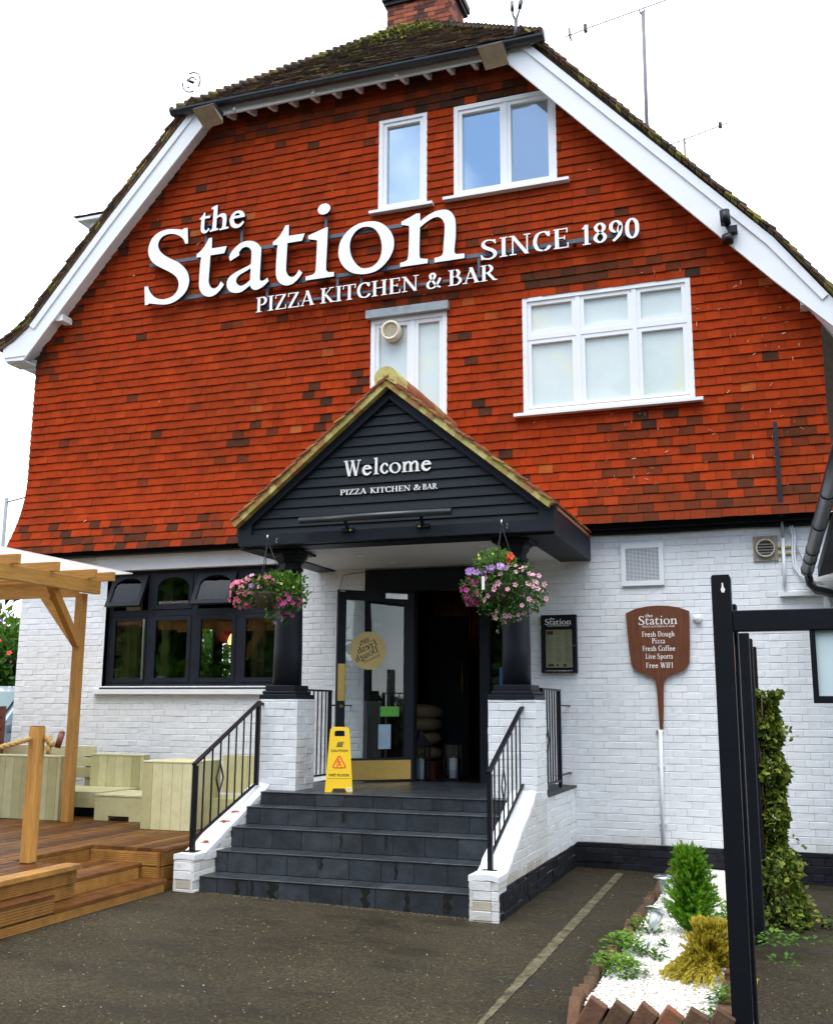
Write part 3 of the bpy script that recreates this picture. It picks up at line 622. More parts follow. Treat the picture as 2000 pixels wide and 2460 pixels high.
# ---- ground floor bay of dark casements
b = MB(); X0, X1, Z0, Z1 = LW; Y0, Y1 = .075, .14
frame_bars(b, X0, X1, 1.885, Z1, .06, Y0, Y1); mull = [-7.784, -7.117, -6.471]
for x in mull: b.box(x-.04, x+.04, Y0-.004, Y1, 1.945, Z1-.06)
ed = [X0+.06] + [v for x in mull for v in (x-.04, x+.04)] + [X1-.06]
cl = [(ed[2*i], ed[2*i+1]) for i in range(4)]
for a, c in cl: b.box(a, c, Y0, Y1, 2.80, 2.88)
b.box(X0-.02, X1+.02, -.02, .16, 1.862, 1.884)
win = b.build('window', m_fascia, pub)
boxpart('sill', m_render, win, -8.52, -5.72, -.075, .10, 1.80, 1.861)
def casement(x0, x1, z0, z1, arch, ang, nm):
    w_ = .055; out = [(x0, z0), (x1, z0), (x1, z1), (x0, z1)]
    if arch:
        xc = (x0+x1)/2; hw_ = (x1-x0)/2-w_; zs = z1-w_-.14
        hole = [(x0+w_, z0+w_), (x1-w_, z0+w_)]+[(xc+hw_*math.cos(a), zs+.14*math.sin(a)) for a in [math.pi*i/12 for i in range(13)]]
    else: hole = [(x0+w_, z0+w_), (x1-w_, z0+w_), (x1-w_, z1-w_), (x0+w_, z1-w_)]
    ca, sa = math.cos(ang), math.sin(ang); yh = Y0-.012
    def fn(u, v, d): h = z1-v; return (u, yh-h*sa+d*ca, z1-h*ca-d*sa)
    q = MB(); q.prism([out, hole], fn, 0, .042); f = q.build('casement', m_fascia, win)
    q = MB(); q.prism([hole], fn, .018, .022); q.build('pane', g_dark, win)
    return fn
for i, (a, c) in enumerate(cl):
    casement(a+.004, c-.004, 2.885, 3.355, True, R(24) if i in (0, 2) else 0, 'top')
    casement(a+.004, c-.004, 1.95, 2.795, False, 0, 'low')
b = MB(); b.bar((cl[0][1]-.03, .06, 1.99), (cl[0][1]-.03, .05, 2.76), .028, .02); b.build('casement_glint', m_steel, win)  # steel bar added in place of the bright reflecting casement edge
# room behind, with openings in the flank towards the hedge
b = MB(); b.box(-9.72, .3, .21, 6.2, .78, .80); b.build('room_floor', m_floor, pub)
b = MB(); b.box(-9.72, .3, .21, 6.2, 3.5, 3.55); b.build('room_ceiling', m_inwall, pub)
b = MB(); b.box(-9.72, .3, 6.2, 6.3, .8, 3.5); b.box(.3, .35, .2, 6.2, .8, 3.5)
zz_ = [(.8, 1.55, ()), (1.55, 3.15, ((1.75, 2.75), (4.35, 4.95), (5.15, 5.75))), (3.15, 3.5, ())]
for a, c, hs in zz_:
    for p, q in clip([(.21, 6.2)], list(hs)): b.box(-9.74, -9.70, p, q, a, c)
b.box(-5.30, -5.22, .21, 4.2, .8, 3.5); b.box(-3.1, -3.02, .21, 3.6, .8, 3.5)
b.build('room_wall', m_inwall, pub)
for y0, y1 in ((1.75, 2.75), (4.35, 4.95), (5.15, 5.75)):
    b = MB(); b.box(-9.72, -9.69, y0, y1, 2.32, 2.40); b.box(-9.72, -9.69, y0, y0+.06, 1.55, 3.15); b.box(-9.72, -9.69, y1-.06, y1, 1.55, 3.15); b.box(-9.72, -9.69, y0, y1, 1.55, 1.61); b.box(-9.72, -9.69, y0, y1, 3.0, 3.15); b.build('rear_window_frame', m_black, pub)
def curtain(x0, x1, y, z0, z1, lean=0):
    q = MB(); n = 28
    pts = [(x0+(x1-x0)*i/n, y+.035*math.sin(i*1.5)) for i in range(n+1)]
    for (a, ya), (c, yc) in zip(pts, pts[1:]): q.add([(a+lean, ya, z0), (c+lean*.4, yc, z0), (c, yc, z1), (a, ya, z1)], [(0, 1, 2, 3)], sm=True)
    q.build('curtain', m_curtain, pub)
curtain(-8.32, -8.08, .32, 1.95, 3.35, -.04); curtain(-7.74, -7.62, .30, 1.95, 3.35); curtain(-6.42, -6.22, .32, 1.95, 3.35)
# porch-side entrance screen: frame, side lights
b = MB(); x0, x1, z0, z1 = DW
b.box(x0, x1, -.04, .09, 3.0, z1-.002); b.box(x0, x0+.07, -.03, .08, z0, 3.0); b.box(-4.17, -4.10, -.03, .08, z0, 3.0); b.box(-3.31, -3.20, -.03, .08, z0, 3.0); b.box(x1-.07, x1, -.03, .08, z0, 3.0)
for a, c in ((x0+.07, -4.17), (-3.20, x1-.07)): b.box(a, c, -.02, .07, z0, 1.05); b.box(a, c, -.02, .07, 2.93, 3.0)
scr = b.build('entrance_screen', m_fascia, pub)
boxpart('side_light', g_dark, scr, x0+.07, -4.17, .02, .026, 1.05, 2.93); boxpart('side_light', g_dark, scr, -3.20, x1-.07, .02, .026, 1.05, 2.93)
b = MB(); b.box(-3.09, -2.97, .010, .014, 1.75, 2.10); b.build('window_sticker', M('blue_print', (.03, .10, .28), .5), scr)
# the door leaf, folded back
door_a = math.atan2(-.70+.06, -4.80+4.10); HX, HY = -4.10, -.065; DLen = .93
def dfn(u, v, d): return (HX+u*math.cos(door_a)-d*math.sin(door_a)*1, HY+u*math.sin(door_a)+d*math.cos(door_a), v)      # d>0 points to the camera side
if dfn(0, 0, .1)[1] > HY:
    def dfn(u, v, d): return (HX+u*math.cos(door_a)+d*math.sin(door_a), HY+u*math.sin(door_a)-d*math.cos(door_a), v)
zb, ztp = .842, 2.965
b = MB(); b.prism([[(0, zb), (DLen, zb), (DLen, ztp), (0, ztp)], [(.11, zb+.25), (DLen-.10, zb+.25), (DLen-.10, ztp-.11), (.11, ztp-.11)]], dfn, .022, -.022); door = b.build('door', m_fascia, pub)
b = MB(); b.prism([[(.11, zb+.25), (DLen-.10, zb+.25), (DLen-.10, ztp-.11), (.11, ztp-.11)]], dfn, .003, -.003); b.build('door_pane', g_dark, door)
b = MB(); b.prism([[(.03, zb+.015), (DLen-.02, zb+.015), (DLen-.02, zb+.225), (.03, zb+.225)]], dfn, .026, .0225); b.build('kick_plate', m_brass, door)
b = MB(); b.prism([[(DLen-.095, 1.72), (DLen-.01, 1.72), (DLen-.01, 2.13), (DLen-.095, 2.13)]], dfn, .026, .0225); b.build('push_plate', m_brass, door)
b = MB(); b.lathe([(.018, -.01), (.018, .012), (.008, .014)], dfn(DLen-.055, 1.66, .03), 14, 'Y'); b.build('lock', m_brass, door)
b = MB(); b.prism([[(.10, 2.885), (.37, 2.885), (.37, 2.945), (.10, 2.945)]], dfn, .065, .0225); b.build('door_closer', m_steel, door)
b = MB(); b.prism([[(DLen-.08, 2.945), (DLen-.02, 2.945), (DLen-.02, 2.953), (DLen-.08, 2.953)]], dfn, .025, .0225); b.build('door_mark', m_print, door)
# sticker: a disc seen from behind its lettering, so the words run backwards
scx, scz, sr = .555, 2.285, .215
disc = [(scx+sr*math.cos(2*math.pi*i/40), scz+sr*math.sin(2*math.pi*i/40)) for i in range(40)]
b = MB(); b.prism([disc], dfn, .0055, .0035); b.build('round_sticker', m_gold, door)
b = MB(); b.prism([[(.17, 1.55), (.40, 1.55), (.40, 1.66), (.17, 1.66)]], dfn, .0055, .0035); b.build('small_sticker', M('green_print', (.10, .42, .04), .5), door)
b = MB(); b.prism([[(.27, 1.19), (.42, 1.19), (.42, 1.46), (.27, 1.46)]], dfn, .0055, .0035); b.build('notice', M('pale_blue_print', (.30, .42, .52), .5), door)
GL = {"S": ["607,973* 626,755* 585,753* 551,824 501,871 439,907 377,926 299,929 230,906 185,856 173,794 193,735 235,680 308,622 406,563 495,511 576,439 631,369 661,294 669,222 655,154 621,88 564,34 490,-11 398,-38 304,-38 208,-20 85,7* 73,-10* 23,-10* 0,248* 54,245* 73,195 112,134 167,79 239,45 317,34 393,45 452,72 496,121 514,181 510,244 481,304 427,359 337,419 248,470 167,519 93,582 44,661 26,736 34,815 65,891 123,951 199,987 286,1000 382,993 469,974 531,959* 555,975*"], "t": ["216,781* 219,632* 437,630* 403,539* 203,539* 198,368 194,198 205,150 228,108 266,81 312,88 347,122 370,164* 419,116* 387,70 339,23 283,-12 209,-21 141,4 93,49 65,107 54,186 56,357 67,536* 1,540* 0,584* 52,617 100,665 139,722 166,777*"], "a": ["40,419* 167,478* 160,510 175,538 206,567 255,578 299,560 329,525 339,476 336,335* 267,305 182,277 105,247 42,209 8,160 0,101 21,44 65,1 131,-21 202,-21 265,7 333,54* 349,19 378,-8 421,-21 470,-11 531,20 592,71* 577,120* 529,94 494,87 474,101 468,135 469,282 475,509 463,545 426,591 375,629 302,651 231,652 160,632 97,587 42,527 21,476 28,441",
 "335,282* 333,125* 289,91 241,67 198,63 162,85 137,122 136,162 164,199 220,231 283,256"], "i": ["284,663* 278,391 271,143 278,99 304,73* 379,65* 379,9* 1,9* 0,61* 80,68 118,90 133,138 138,318 142,494 136,515* 21,547* 21,593* 255,663*"], ".": ["225,985 271,973 304,942 311,902 289,865 248,843 203,843 163,863 141,902 148,942 180,975"], "o": ["424,648 527,618 620,550 687,458 721,352 714,242 665,139 585,51 485,-5 373,-19 270,-8 167,31 72,115 18,215 0,310 18,430 74,525 166,603 280,646",
 "374,586 457,551 519,475 556,378 567,275 553,186 514,111 443,61 362,53 290,74 216,155 168,254 150,359 164,459 220,543 291,583"], "n": ["248,647* 249,547* 330,599 438,641 546,645 614,617 663,554 687,470 689,292 672,107 696,64* 796,57* 794,-1* 428,-2* 427,55* 498,64 532,99 541,216 554,412 541,494 497,551 438,566 350,535 246,467* 243,122 268,74 346,57* 344,3* 0,4* 0,57* 70,69 99,114 108,283 111,483 101,513* 13,537* 12,580* 101,611 200,652*"], "h": ["295,985* 289,549* 361,601 468,632 577,617 647,554 673,435 663,207 652,94* 769,75* 759,13* 396,1* 387,54* 480,70 506,156 514,358 489,465 419,515 338,509 273,462* 269,104* 351,85* 334,24* 9,-1* 0,51* 87,82 104,143 122,487 132,845* 42,866* 40,918* 154,957 248,986"], "e": ["592,355* 159,350* 176,258 227,160 323,107 429,128 531,219* 581,154* 498,53 381,-17 235,-21 112,39 27,155 0,299 28,435 103,550 221,620 381,625 503,573 574,472 601,391",
 "181,445* 402,450* 373,512 318,537 252,525 207,482"]}
# ------------------------------------------------------------------ serif lettering (cap height = 1)
def smooth(tok):
    P = []
    for q in tok.split():
        c = q.endswith('*'); x, y = q.rstrip('*').split(','); P.append((float(x)/1000, float(y)/1000, c))
    n = len(P); out = []
    for i in range(n):
        p1, p2 = P[i], P[(i+1) % n]
        p0 = P[i-1] if not p1[2] else p1; p3 = P[(i+2) % n] if not p2[2] else p2
        k = 1 if (p1[2] and p2[2]) else 3
        for j in range(k):
            t = j/k
            out.append(tuple(.5*((2*p1[a])+(-p0[a]+p2[a])*t+(2*p0[a]-5*p1[a]+4*p2[a]-p3[a])*t*t+(-p0[a]+3*p1[a]-3*p2[a]+p3[a])*t**3) for a in (0, 1)))
    return out
TR_ = {k: [smooth(c) for c in v] for k, v in GL.items()}
TR_['i'] = TR_['i']; ADV = {'S': .72, 't': .45, 'a': .60, 'i': .40, 'o': .74, 'n': .80, 'h': .80, 'e': .66}
for k in 'he':                                                # drawn on a lighter scale in the traced word
    pass
T_, H_ = .155, .06
SK = {  # V x y0 y1 serifs | v thin stem | L x0 y0 x1 y1 w | H x0 x1 y | C nib curve points
 'A': (.80, 'L .40 1 .11 0 .06;L .38 1 .67 0 .155;H .2 .55 .32;H 0 .23 .03;H .53 .80 .03'),
 'B': (.68, 'V .17 0 1 bt;C .2,.97 .42,.96 .52,.76 .42,.56 .2,.53;C .2,.53 .46,.51 .60,.28 .46,.05 .2,.03'),
 'C': (.76, 'C .66,.76 .56,.92 .42,.97 .2,.86 .10,.5 .2,.14 .42,.03 .58,.08 .70,.24;L .67 .98 .67 .70 .05'),
 'D': (.84, 'V .17 0 1 bt;C .2,.97 .45,.97 .66,.82 .74,.5 .66,.18 .45,.03 .2,.03'),
 'E': (.66, 'V .17 0 1 ;H .04 .58 .97;H .04 .60 .03;H .2 .46 .52;L .57 1 .57 .76 .05;L .60 0 .60 .26 .05;L .47 .42 .47 .62 .045'),
 'F': (.62, 'V .17 0 1 b;H .04 .58 .97;H .2 .46 .52;L .57 1 .57 .74 .05;L .47 .42 .47 .62 .045'),
 'G': (.82, 'C .68,.78 .58,.92 .42,.97 .2,.86 .10,.5 .2,.14 .42,.03 .60,.07 .68,.2;V .66 .0 .42 t;L .69 .98 .69 .70 .05'),
 'H': (.86, 'V .17 0 1 bt;V .67 0 1 bt;H .2 .66 .51'),
 'I': (.36, 'V .18 0 1 bt'),
 'K': (.80, 'V .17 0 1 bt;L .22 .45 .60 1 .06;L .30 .55 .66 0 .155;H .48 .74 .97;H .54 .82 .03'),
 'L': (.62, 'V .17 0 1 bt;H .04 .57 .03;L .57 0 .57 .28 .05'),
 'N': (.90, 'v .15 0 1 b;L .13 1 .72 0 .155;v .73 0 1 t;H 0 .2 .97;H .60 .88 .97;H .02 .30 .03'),
 'P': (.64, 'V .17 0 1 bt;C .2,.97 .44,.96 .56,.74 .44,.50 .2,.47'),
 'R': (.76, 'V .17 0 1 bt;C .2,.97 .42,.96 .54,.75 .42,.53 .2,.5;L .36 .5 .66 .02 .15;H .60 .80 .02'),
 'T': (.72, 'V .36 0 1 b;H .02 .70 .97;L .04 1 .04 .72 .05;L .68 1 .68 .72 .05'),
 'U': (.84, 'V .16 .3 1 t;C .16,.34 .2,.1 .40,.03 .60,.1 .66,.34;v .66 .3 1 t'),
 'W': (1.14, 'L .14 1 .36 0 .155;L .38 0 .56 .95 .06;L .54 1 .78 0 .155;L .80 0 .98 1 .06;H 0 .28 .97;H .42 .68 .97;H .86 1.10 .97'),
 'Z': (.68, 'L .56 .97 .12 .03 .15;H .06 .62 .97;H .06 .64 .03;L .07 1 .07 .74 .05;L .63 0 .63 .28 .05'),
 '&': (.92, 'C .80,.62 .66,.3 .44,.05 .22,.03 .10,.2 .16,.42 .42,.60 .50,.80 .38,.97 .24,.82 .36,.5 .60,.16 .82,.02'),
 '0': (.60, 'C .30,.97 .14,.80 .10,.5 .14,.2 .30,.03 .46,.2 .50,.5 .46,.8 .30,.97'),
 '1': (.42, 'V .21 0 1 b;L .05 .80 .22 .98 .07'),
 '8': (.60, 'C .30,.97 .13,.80 .22,.58 .44,.42 .49,.2 .30,.03 .11,.2 .17,.42 .40,.58 .46,.8 .30,.97'),
 '9': (.60, 'C .46,.74 .40,.5 .26,.44 .11,.6 .13,.85 .30,.97 .46,.84 .49,.6 .42,.26 .18,.0'),
 'c': (.56, 'C .48,.50 .38,.63 .26,.62 .12,.46 .12,.2 .28,.03 .40,.06 .50,.17;L .48 .60 .48 .44 .06'),
 'f': (.44, 'V .20 0 .72 b;C .20,.68 .22,.90 .34,1.02 .46,.96;H .04 .40 .62'),
 'g': (.58, 'C .27,.63 .12,.54 .12,.36 .27,.27 .42,.36 .42,.54 .27,.63;C .2,.28 .12,.16 .3,.08 .48,-.04 .40,-.22 .22,-.25 .10,-.14 .2,.02;H .38 .56 .60'),
 'l': (.38, 'V .19 0 1.05 b;H .04 .2 1.0'),
 'm': (1.16, 'V .17 0 .64 b;V .56 0 .5 b;V .95 0 .5 b;C .2,.46 .34,.60 .46,.62 .56,.46;C .6,.46 .74,.60 .86,.62 .95,.46;H .04 .2 .60'),
 'p': (.72, 'V .17 -.28 .64 b;C .2,.52 .36,.63 .52,.54 .60,.32 .52,.1 .36,.02 .2,.12;H .04 .2 .60'),
 'r': (.52, 'V .17 0 .64 b;C .2,.44 .30,.60 .42,.58 .46,.50;H .04 .2 .60'),
 's': (.46, 'C .36,.50 .28,.62 .18,.60 .12,.48 .24,.36 .36,.24 .34,.08 .2,.02 .10,.08 .08,.16'),
 'u': (.76, 'V .17 .16 .64 ;C .17,.2 .22,.05 .36,.04 .52,.16;V .56 0 .64 b;H .04 .18 .61;H .42 .58 .61'),
 'v': (.68, 'L .12 .62 .34 0 .15;L .36 0 .54 .62 .06;H 0 .26 .62;H .42 .66 .62'),
 'z': (.56, 'L .44 .60 .12 .03 .12;H .06 .50 .60;H .06 .52 .03;L .07 .62 .07 .46 .05;L .51 0 .51 .18 .05'),
 'k': (.74, 'V .17 0 1.05 b;L .22 .3 .50 .62 .06;L .30 .36 .60 0 .14;H .40 .64 .62;H .48 .76 .03'), "'": (.2, 'L .1 1 .1 .8 .08'), '.': (.26, 'V .13 0 .13 '), '%': (.9, 'C .22,.97 .1,.84 .1,.68 .22,.55 .34,.68 .34,.84 .22,.97;L .75 1 .15 0 .05;C .68,.45 .56,.32 .56,.16 .68,.03 .80,.16 .80,.32 .68,.45'),
}
def nib(P):
    P = [tuple(map(float, p.split(','))) for p in P]; n = len(P); Q = []; closed = P[0] == P[-1]
    if closed: P = P[:-1]; n -= 1
    segs = n if closed else n-1
    for i in range(segs):
        p1, p2 = P[i], P[(i+1) % n]; p0 = P[i-1] if (closed or i > 0) else p1; p3 = P[(i+2) % n] if (closed or i+2 < n) else p2
        for j in range(4):
            t = j/4; Q.append(tuple(.5*((2*p1[a])+(-p0[a]+p2[a])*t+(2*p0[a]-5*p1[a]+4*p2[a]-p3[a])*t*t+(-p0[a]+3*p1[a]-3*p2[a]+p3[a])*t**3) for a in (0, 1)))
    if not closed: Q.append(P[-1])
    m = len(Q); L_, R_ = [], []
    for i in range(m):
        a = Q[i-1] if (closed or i > 0) else Q[i]; c = Q[(i+1) % m] if (closed or i < m-1) else Q[i]
        dx, dy = c[0]-a[0], c[1]-a[1]; l = math.hypot(dx, dy) or 1; wd = (H_+(T_-H_)*abs(dy/l)**1.3)/2
        L_.append((Q[i][0]-dy/l*wd, Q[i][1]+dx/l*wd)); R_.append((Q[i][0]+dy/l*wd, Q[i][1]-dx/l*wd))
    if closed: return [[L_[i], L_[(i+1) % m], R_[(i+1) % m], R_[i]] for i in range(m)]
    return [[L_[i], L_[i+1], R_[i+1], R_[i]] for i in range(m-1)]
def pieces(ch):
    """list of (outlines) groups; each group is one flat layer"""
    out = []
    if ch in TR_:
        out.append(TR_[ch])
        if ch == 'i': out.append(TR_['.'])
        return out
    for op in SK[ch][1].split(';'):
        a = op.split(); k = a[0]
        if k in 'Vv':
            x, y0, y1 = map(float, a[1:4]); h = (T_ if k == 'V' else H_)/2; out.append([[(x-h, y0), (x+h, y0), (x+h, y1), (x-h, y1)]])
            for s in (a[4] if len(a) > 4 else ''):
                y = y0 if s == 'b' else y1-.05; out.append([[(x-h-.085, y), (x+h+.085, y), (x+h+.085, y+.05), (x-h-.085, y+.05)]])
        elif k == 'L':
            x0, y0, x1, y1, wd = map(float, a[1:6]); l = math.hypot(x1-x0, y1-y0); nx_, ny_ = (y1-y0)/l*wd/2, -(x1-x0)/l*wd/2
            if abs(x1-x0) > .02 and abs(y1-y0) > .3: nx_ = wd/2*1.05 if y1 > y0 else -wd/2*1.05; ny_ = 0
            out.append([[(x0-nx_, y0-ny_), (x0+nx_, y0+ny_), (x1+nx_, y1+ny_), (x1-nx_, y1-ny_)]])
        elif k == 'H':
            x0, x1, y = map(float, a[1:4]); out.append([[(x0, y-.028), (x1, y-.028), (x1, y+.028), (x0, y+.028)]])
        elif k == 'C': out.append(('strip', nib(a[1:])))
    return out
def adv(ch): return .34 if ch == ' ' else ADV[ch] if ch in ADV else SK[ch][0]
def put(mb, ch, fn, th, eps):
    for i, g in enumerate(pieces(ch)):
        e = eps*(i % 9)
        if isinstance(g, tuple):
            for q in g[1]:
                mb.add([fn(u, v, -e) for u, v in q]+[fn(u, v, th) for u, v in q], [(0, 1, 2, 3), (7, 6, 5, 4), (0, 1, 5, 4), (2, 3, 7, 6)])
        else: mb.prism(g, fn, -e, th)
def twidth(s, sp=.06): return sum(adv(c)+sp for c in s)-sp
def text(s, fn, x, y, cap, width=None, centre=False, th=.002, eps=.0002, mat=None, parent=None, name='lettering', letters=False, sp=.06, bold=0):
    """fn(u,v,d): d>0 goes into the surface. One mesh for the line, or one mesh per letter"""
    tw = twidth(s, sp)*cap; sx = (width/tw) if width else 1.0
    if centre: x -= tw*sx/2
    mb = MB(); res = []
    for ch in s:
        if ch != ' ':
            if letters: mb = MB()
            x_ = x; put(mb, ch, lambda u, v, d: fn(x_+u*cap*sx, y+v*cap, d), th, eps)
            if letters: res.append(mb.build(name, mat, parent))
        x += (adv(ch)+sp)*cap*sx
    if not letters: res = mb.build(name, mat, parent)
    return res
def sans(s, fn, x, y, h, centre=True, th=.0015, mat=None, parent=None, name='print', width=None, bold=.0):
    cu = bpy.data.curves.new('tmp', 'FONT'); cu.body = s; cu.size = 1; cu.resolution_u = 3; cu.offset = bold
    ob = bpy.data.objects.new('tmp', cu); C.objects.link(ob); dg = bpy.context.evaluated_depsgraph_get(); dg.update()
    me = bpy.data.meshes.new_from_object(ob.evaluated_get(dg)); vs = [v.co.copy() for v in me.vertices]; fs = [tuple(p.vertices) for p in me.polygons]
    bpy.data.objects.remove(ob); bpy.data.curves.remove(cu); bpy.data.meshes.remove(me)
    mnx, mxx = min(v.x for v in vs), max(v.x for v in vs); k = h/.72; kx = width/(mxx-mnx) if width else k
    off = (mnx+mxx)/2 if centre else mnx
    mb = MB(); mb.add([fn(x+(v.x-off)*kx, y+v.y*k, 0) for v in vs], fs); return mb.build(name, mat, parent)

# ------------------------------------------------------------------ the pub's name in standing letters
YF = -.19
def dark_sides():
    m_ret = M('shadowed_letter_return', (.010, .009, .016), .5, .1)  # dark returns, with the shadow on the letter sides put into the colour
    for o in sign.children:
        if o.name.startswith('letter'):
            o.data.materials.append(m_ret)
            for p in o.data.polygons:
                if p.normal.y > -.5: p.material_index = 1
sign = thing('wall_sign', 'huge white standing letters spelling the pub name on the red tiled gable', 'wall sign', (-4.7, -.1, 6.9))
ffn = lambda u, v, d: (u, YF+d, v)
CAP, BASE = 1.0494, 7.012
for ch, x in (('S', -7.978), ('t', -7.179), ('a', -6.701), ('t', -6.036), ('i', -5.548), ('o', -5.097), ('n', -4.256)):
    mb = MB(); put(mb, ch, lambda u, v, d: ffn(x+u*CAP, BASE+v*CAP, d), .05, 0); mb.build('letter', m_letter, sign)
CH = CAP*.361*1.0
for ch, x, f in (('t', -7.156, .361), ('h', -6.997, .361), ('e', -6.694, .361)):
    mb = MB(); put(mb, ch, lambda u, v, d: ffn(x+u*CAP*f, 7.918+v*CAP*f, d), .05, 0); mb.build('letter', m_letter, sign)
for s_, x0, x1 in (('PIZZA', -6.252, -5.413), ('KITCHEN', -5.335, -4.004), ('&', -3.916, -3.703), ('BAR', -3.632, -3.024)):
    text(s_, ffn, x0, 6.676, .203, x1-x0, th=.035, eps=.0006, mat=m_letter, parent=sign, name='letter', letters=True, sp=.03)
for s_, x0, x1 in (('SINCE', -3.218, -2.138), ('1890', -1.998, -1.325)):
    text(s_, ffn, x0, 6.955, .25, x1-x0, th=.035, eps=.0006, mat=m_letter, parent=sign, name='letter', letters=True, sp=.04)
dark_sides()
b = MB()
b.box(-7.95, -4.05, YF+.055, YF+.085, 7.575, 7.625); b.box(-7.55, -1.33, YF+.055, YF+.085, 7.025, 7.075); b.box(-6.2, -3.1, YF+.040, YF+.062, 6.755, 6.785); b.box(-7.10, -6.48, YF+.055, YF+.075, 8.04, 8.07)
b.build('rail', m_signrail, sign)
def brk(*a): boxpart('bracket', m_signrail, sign, *a)
for x, z0, z1 in ((-7.085, 7.626, 8.10), (-6.54, 7.626, 8.10), (-5.31, 7.626, 7.94), (-6.13, 6.70, 7.024), (-5.13, 6.70, 7.024), (-4.8, 6.70, 7.024), (-3.26, 6.76, 7.024)): brk(x-.016, x+.016, YF+.062, YF+.082, z0, z1)
for x in (-7.7, -6.9, -6.1, -5.3, -4.5): brk(x-.02, x+.02, YF+.086, -.06, 7.585, 7.615); brk(x-.02, x+.02, YF+.086, -.06, 7.035, 7.065)
for x in (-2.9, -2.1, -1.5): brk(x-.02, x+.02, YF+.086, -.06, 7.035, 7.065)


# ------------------------------------------------------------------ entrance steps with side walls and piers
st = thing('entrance_steps', 'dark slate entrance steps between white painted brick side walls and piers', 'steps', (-3.7, -3.1, 0))
NO = [(-3.08, .185), (-2.81, .367), (-2.54, .548), (-2.27, .708), (-2.0, .828)]
SX0, SX1 = -4.995, -2.49
b = MB(); prev = -.1
for y, z in NO: b.box(SX0, SX1, y+.012, -.05, prev, z-.013); prev = z-.013
b.build('step_core', m_grout, st)
b = MB(); prev = None
for i, (y, z) in enumerate(NO):
    x = SX0+.01-rnd.uniform(0, .2); zl = (NO[i-1][1]+.001) if i else -.1
    while x < SX1:
        l = .298; a, c = max(x, SX0), min(x+l-.004, SX1)
        if c-a > .02:
            j = rnd.uniform(-.0015, .0015); b.cbox(a, c, y+j, y+.011, zl, z-.013, .0025, rnd.random())
        x += l
    x = SX0-rnd.uniform(0, .2); ye = NO[i+1][0] if i < 4 else -.03
    while x < SX1:
        l = .298; yy = y-.008; first = True
        while yy < ye:
            a, c = max(x, SX0), min(x+l-.004, SX1); y2 = min(yy+.298, ye)
            if c-a > .02: b.cbox(a, c, yy, y2-.003, z-.012, z+rnd.uniform(-.001, .001), .003, rnd.random())
            yy += .30
        x += l
b.build('step_tile', m_slate, st)
m_wet = M('wet_stain', (.012, .014, .013), .3, .2)      # dark drip stains down the risers
for (i, x, wd, h) in ((0, -4.62, .035, .16), (0, -4.47, .025, .14), (0, -4.28, .075, .17), (0, -3.42, .06, .17), (0, -3.05, .035, .17), (0, -2.70, .05, .15), (1, -3.95, .03, .1), (1, -3.25, .028, .14), (2, -3.88, .02, .13), (2, -3.45, .018, .12), (3, -3.98, .03, .1)):
    y, z = NO[i]; x0 = x; P = []
    n = 6
    for k in range(n+1): P.append((x0+wd*(.5+.35*math.sin(k*1.7+x*9)), z-.014-h*k/n))
    for k in range(n, -1, -1): P.append((x0-wd*(.5+.3*math.sin(k*2.1+x*7)), z-.014-h*k/n))
    one('water_stain', m_wet, st, lambda mb: mb.prism([P], lambda u, v, d: (u, y-.0022+d, v), 0, .0006))
